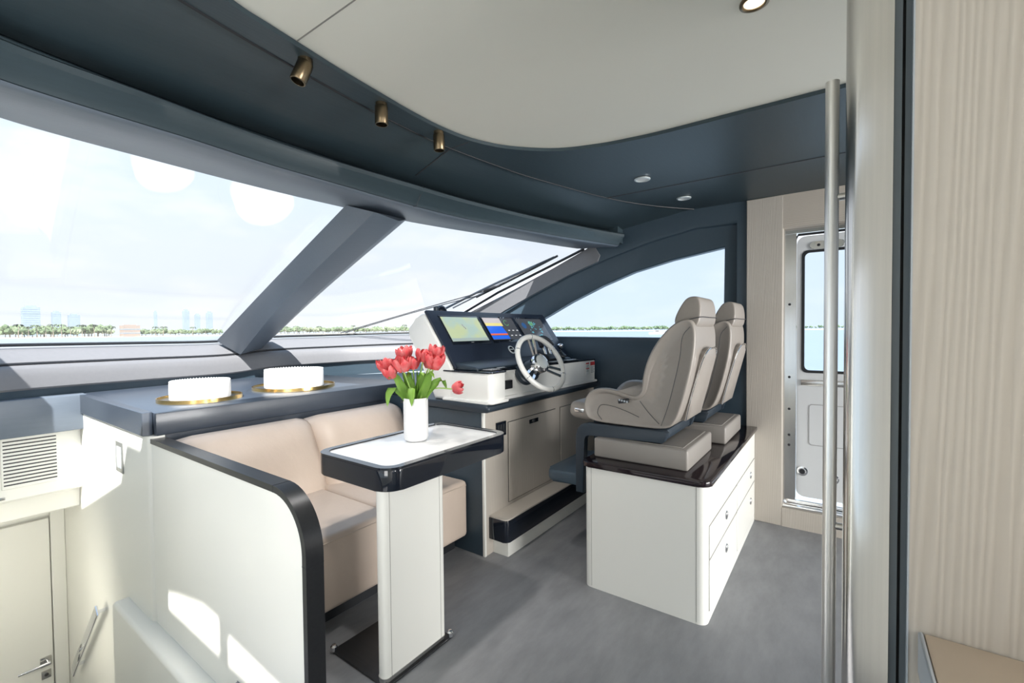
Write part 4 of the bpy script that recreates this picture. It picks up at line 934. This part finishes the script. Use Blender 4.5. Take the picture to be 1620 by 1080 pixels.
def tower(px, wpx, hpx, dist, m, lab, name='tower_block'):
    c = dirpt(px, dist, SEA); wd = wpx/720*dist; h = hpx/720*dist + 4; a = math.atan2(c.y, c.x)
    t = thing(name, lab, 'building', c)
    bm = B(c.x-wd/2, c.x+wd/2, c.y-wd/2, c.y+wd/2, SEA, SEA+h); obj('walls', bm, m, t)
    bm = B(c.x-wd*.3, c.x+wd*.3, c.y-wd*.3, c.y+wd*.3, SEA+h, SEA+h*1.06); obj('roof_house', bm, m, t)
    bm = nb(); nf = max(3, int(h/9))
    for i in range(1, nf): box(bm, c.x-wd*.51, c.x+wd*.51, c.y-wd*.51, c.y+wd*.51, SEA+h*i/nf-.6, SEA+h*i/nf+.6)
    obj('floor_bands', bm, BLD, t)
    t.rotation_euler = (0, 0, 0)
for px, w_, h_, lab in ((50, 13, 30, 'wide hazy tower block above trees at left of windscreen'), (90, 7, 25, 'narrow hazy tower beside the wide block on the skyline'), (118, 9, 22, 'squat hazy block on the skyline right of two towers'),
                        (247, 3, 27, 'thin hazy tower alone in the middle of the skyline'), (295, 6, 29, 'tallest hazy tower in the right skyline group'), (313, 5, 24, 'hazy tower between two others in the right skyline group'), (332, 6, 27, 'hazy tower rightmost in the left pane skyline')):
    tower(px, w_, h_, 2900, BLD, lab)
tower(206, 16, 10, D0+12, BRK, 'low tan waterfront house in a gap between the trees', 'waterfront_house')
bs = thing('motor_boat', 'small white motor boat on the water seen through side window', 'boat', dirpt(1040, 330, SEA))
c = dirpt(1040, 330, SEA); u_ = Vector((c.y, -c.x, 0)).normalized(); v_ = Vector((c.x, c.y, 0)).normalized()
def bpoly(pts, w): 
    bm = nb(); rows = [[c + u_*x + v_*s + Vector((0, 0, z)) for x, z in pts + pts[:1]] for s in (-w, w)]; loft(bm, rows); bm.verts.ensure_lookup_table(); n = len(pts)+1
    bm.faces.new([bm.verts[i] for i in range(n-1)]); bm.faces.new([bm.verts[n+i] for i in range(n-1)][::-1]); return bm
obj('hull', bpoly([(-5.5, .1), (4.5, .1), (6.2, 1.6), (-5.5, 1.3)], 1.4), deckm, bs); obj('cabin', bpoly([(-2.5, 1.35), (2.5, 1.4), (1.2, 2.7), (-1.8, 2.7)], 1.0), deckm, bs)
obj('cabin_window', bpoly([(-1.6, 1.8), (1.7, 1.8), (1.0, 2.4), (-1.4, 2.4)], 1.02), BLACKM, bs)
# ---- windscreen wipers outside the glass
def gpt(bx, tx, s, lift=.03):
    b = by_x(bg_, [bx])[0]; t_ = by_x(gt, [tx])[0]; bl = .035*4*s*(1-s); return b.lerp(t_, s) + Vector((0, .3*bl + lift*.35, bl + lift))
wp = thing('windscreen_wiper', 'long black windscreen wiper lying along the right edge of the glass', 'wiper', (3.45, 3.33, 1.6))
obj('blade', tube(nb(), spline([(3.447, 3.345, 1.592), (3.489, 2.745, 1.802), (3.545, 2.08, 2.01)], 12), .011, 6), NAVYD, wp)
obj('blade_carrier', tube(nb(), spline([(3.50, 3.28, 1.60), (3.54, 2.65, 1.825), (3.55, 2.18, 1.985)], 12), .008, 6), STEEL, wp)
obj('arm', tube(nb(), spline([(3.548, 3.0, 1.70), (3.56, 2.5, 1.87), (3.55, 2.05, 2.02)], 10), .010, 8), BLACKM, wp)
hs_ = thing('washer_line', 'pair of thin washer rods slanting across the windscreen to the wiper', 'rod', (3.2, 3.5, 1.5))
for a, m_, c in (((2.853, 4.30, 1.35), (3.217, 3.525, 1.572), (3.535, 2.775, 1.77)), ((2.90, 4.285, 1.352), (3.23, 3.58, 1.555), (3.545, 2.90, 1.725))):
    obj('rod', tube(nb(), spline([a, m_, c], 12), .0045, 6), BLACKM, hs_)
obj('coupling', tube(nb(), [(3.50, 2.86, 1.745), (3.535, 2.76, 1.785), (3.55, 2.70, 1.80)], .014, 8), BLACKM, hs_)
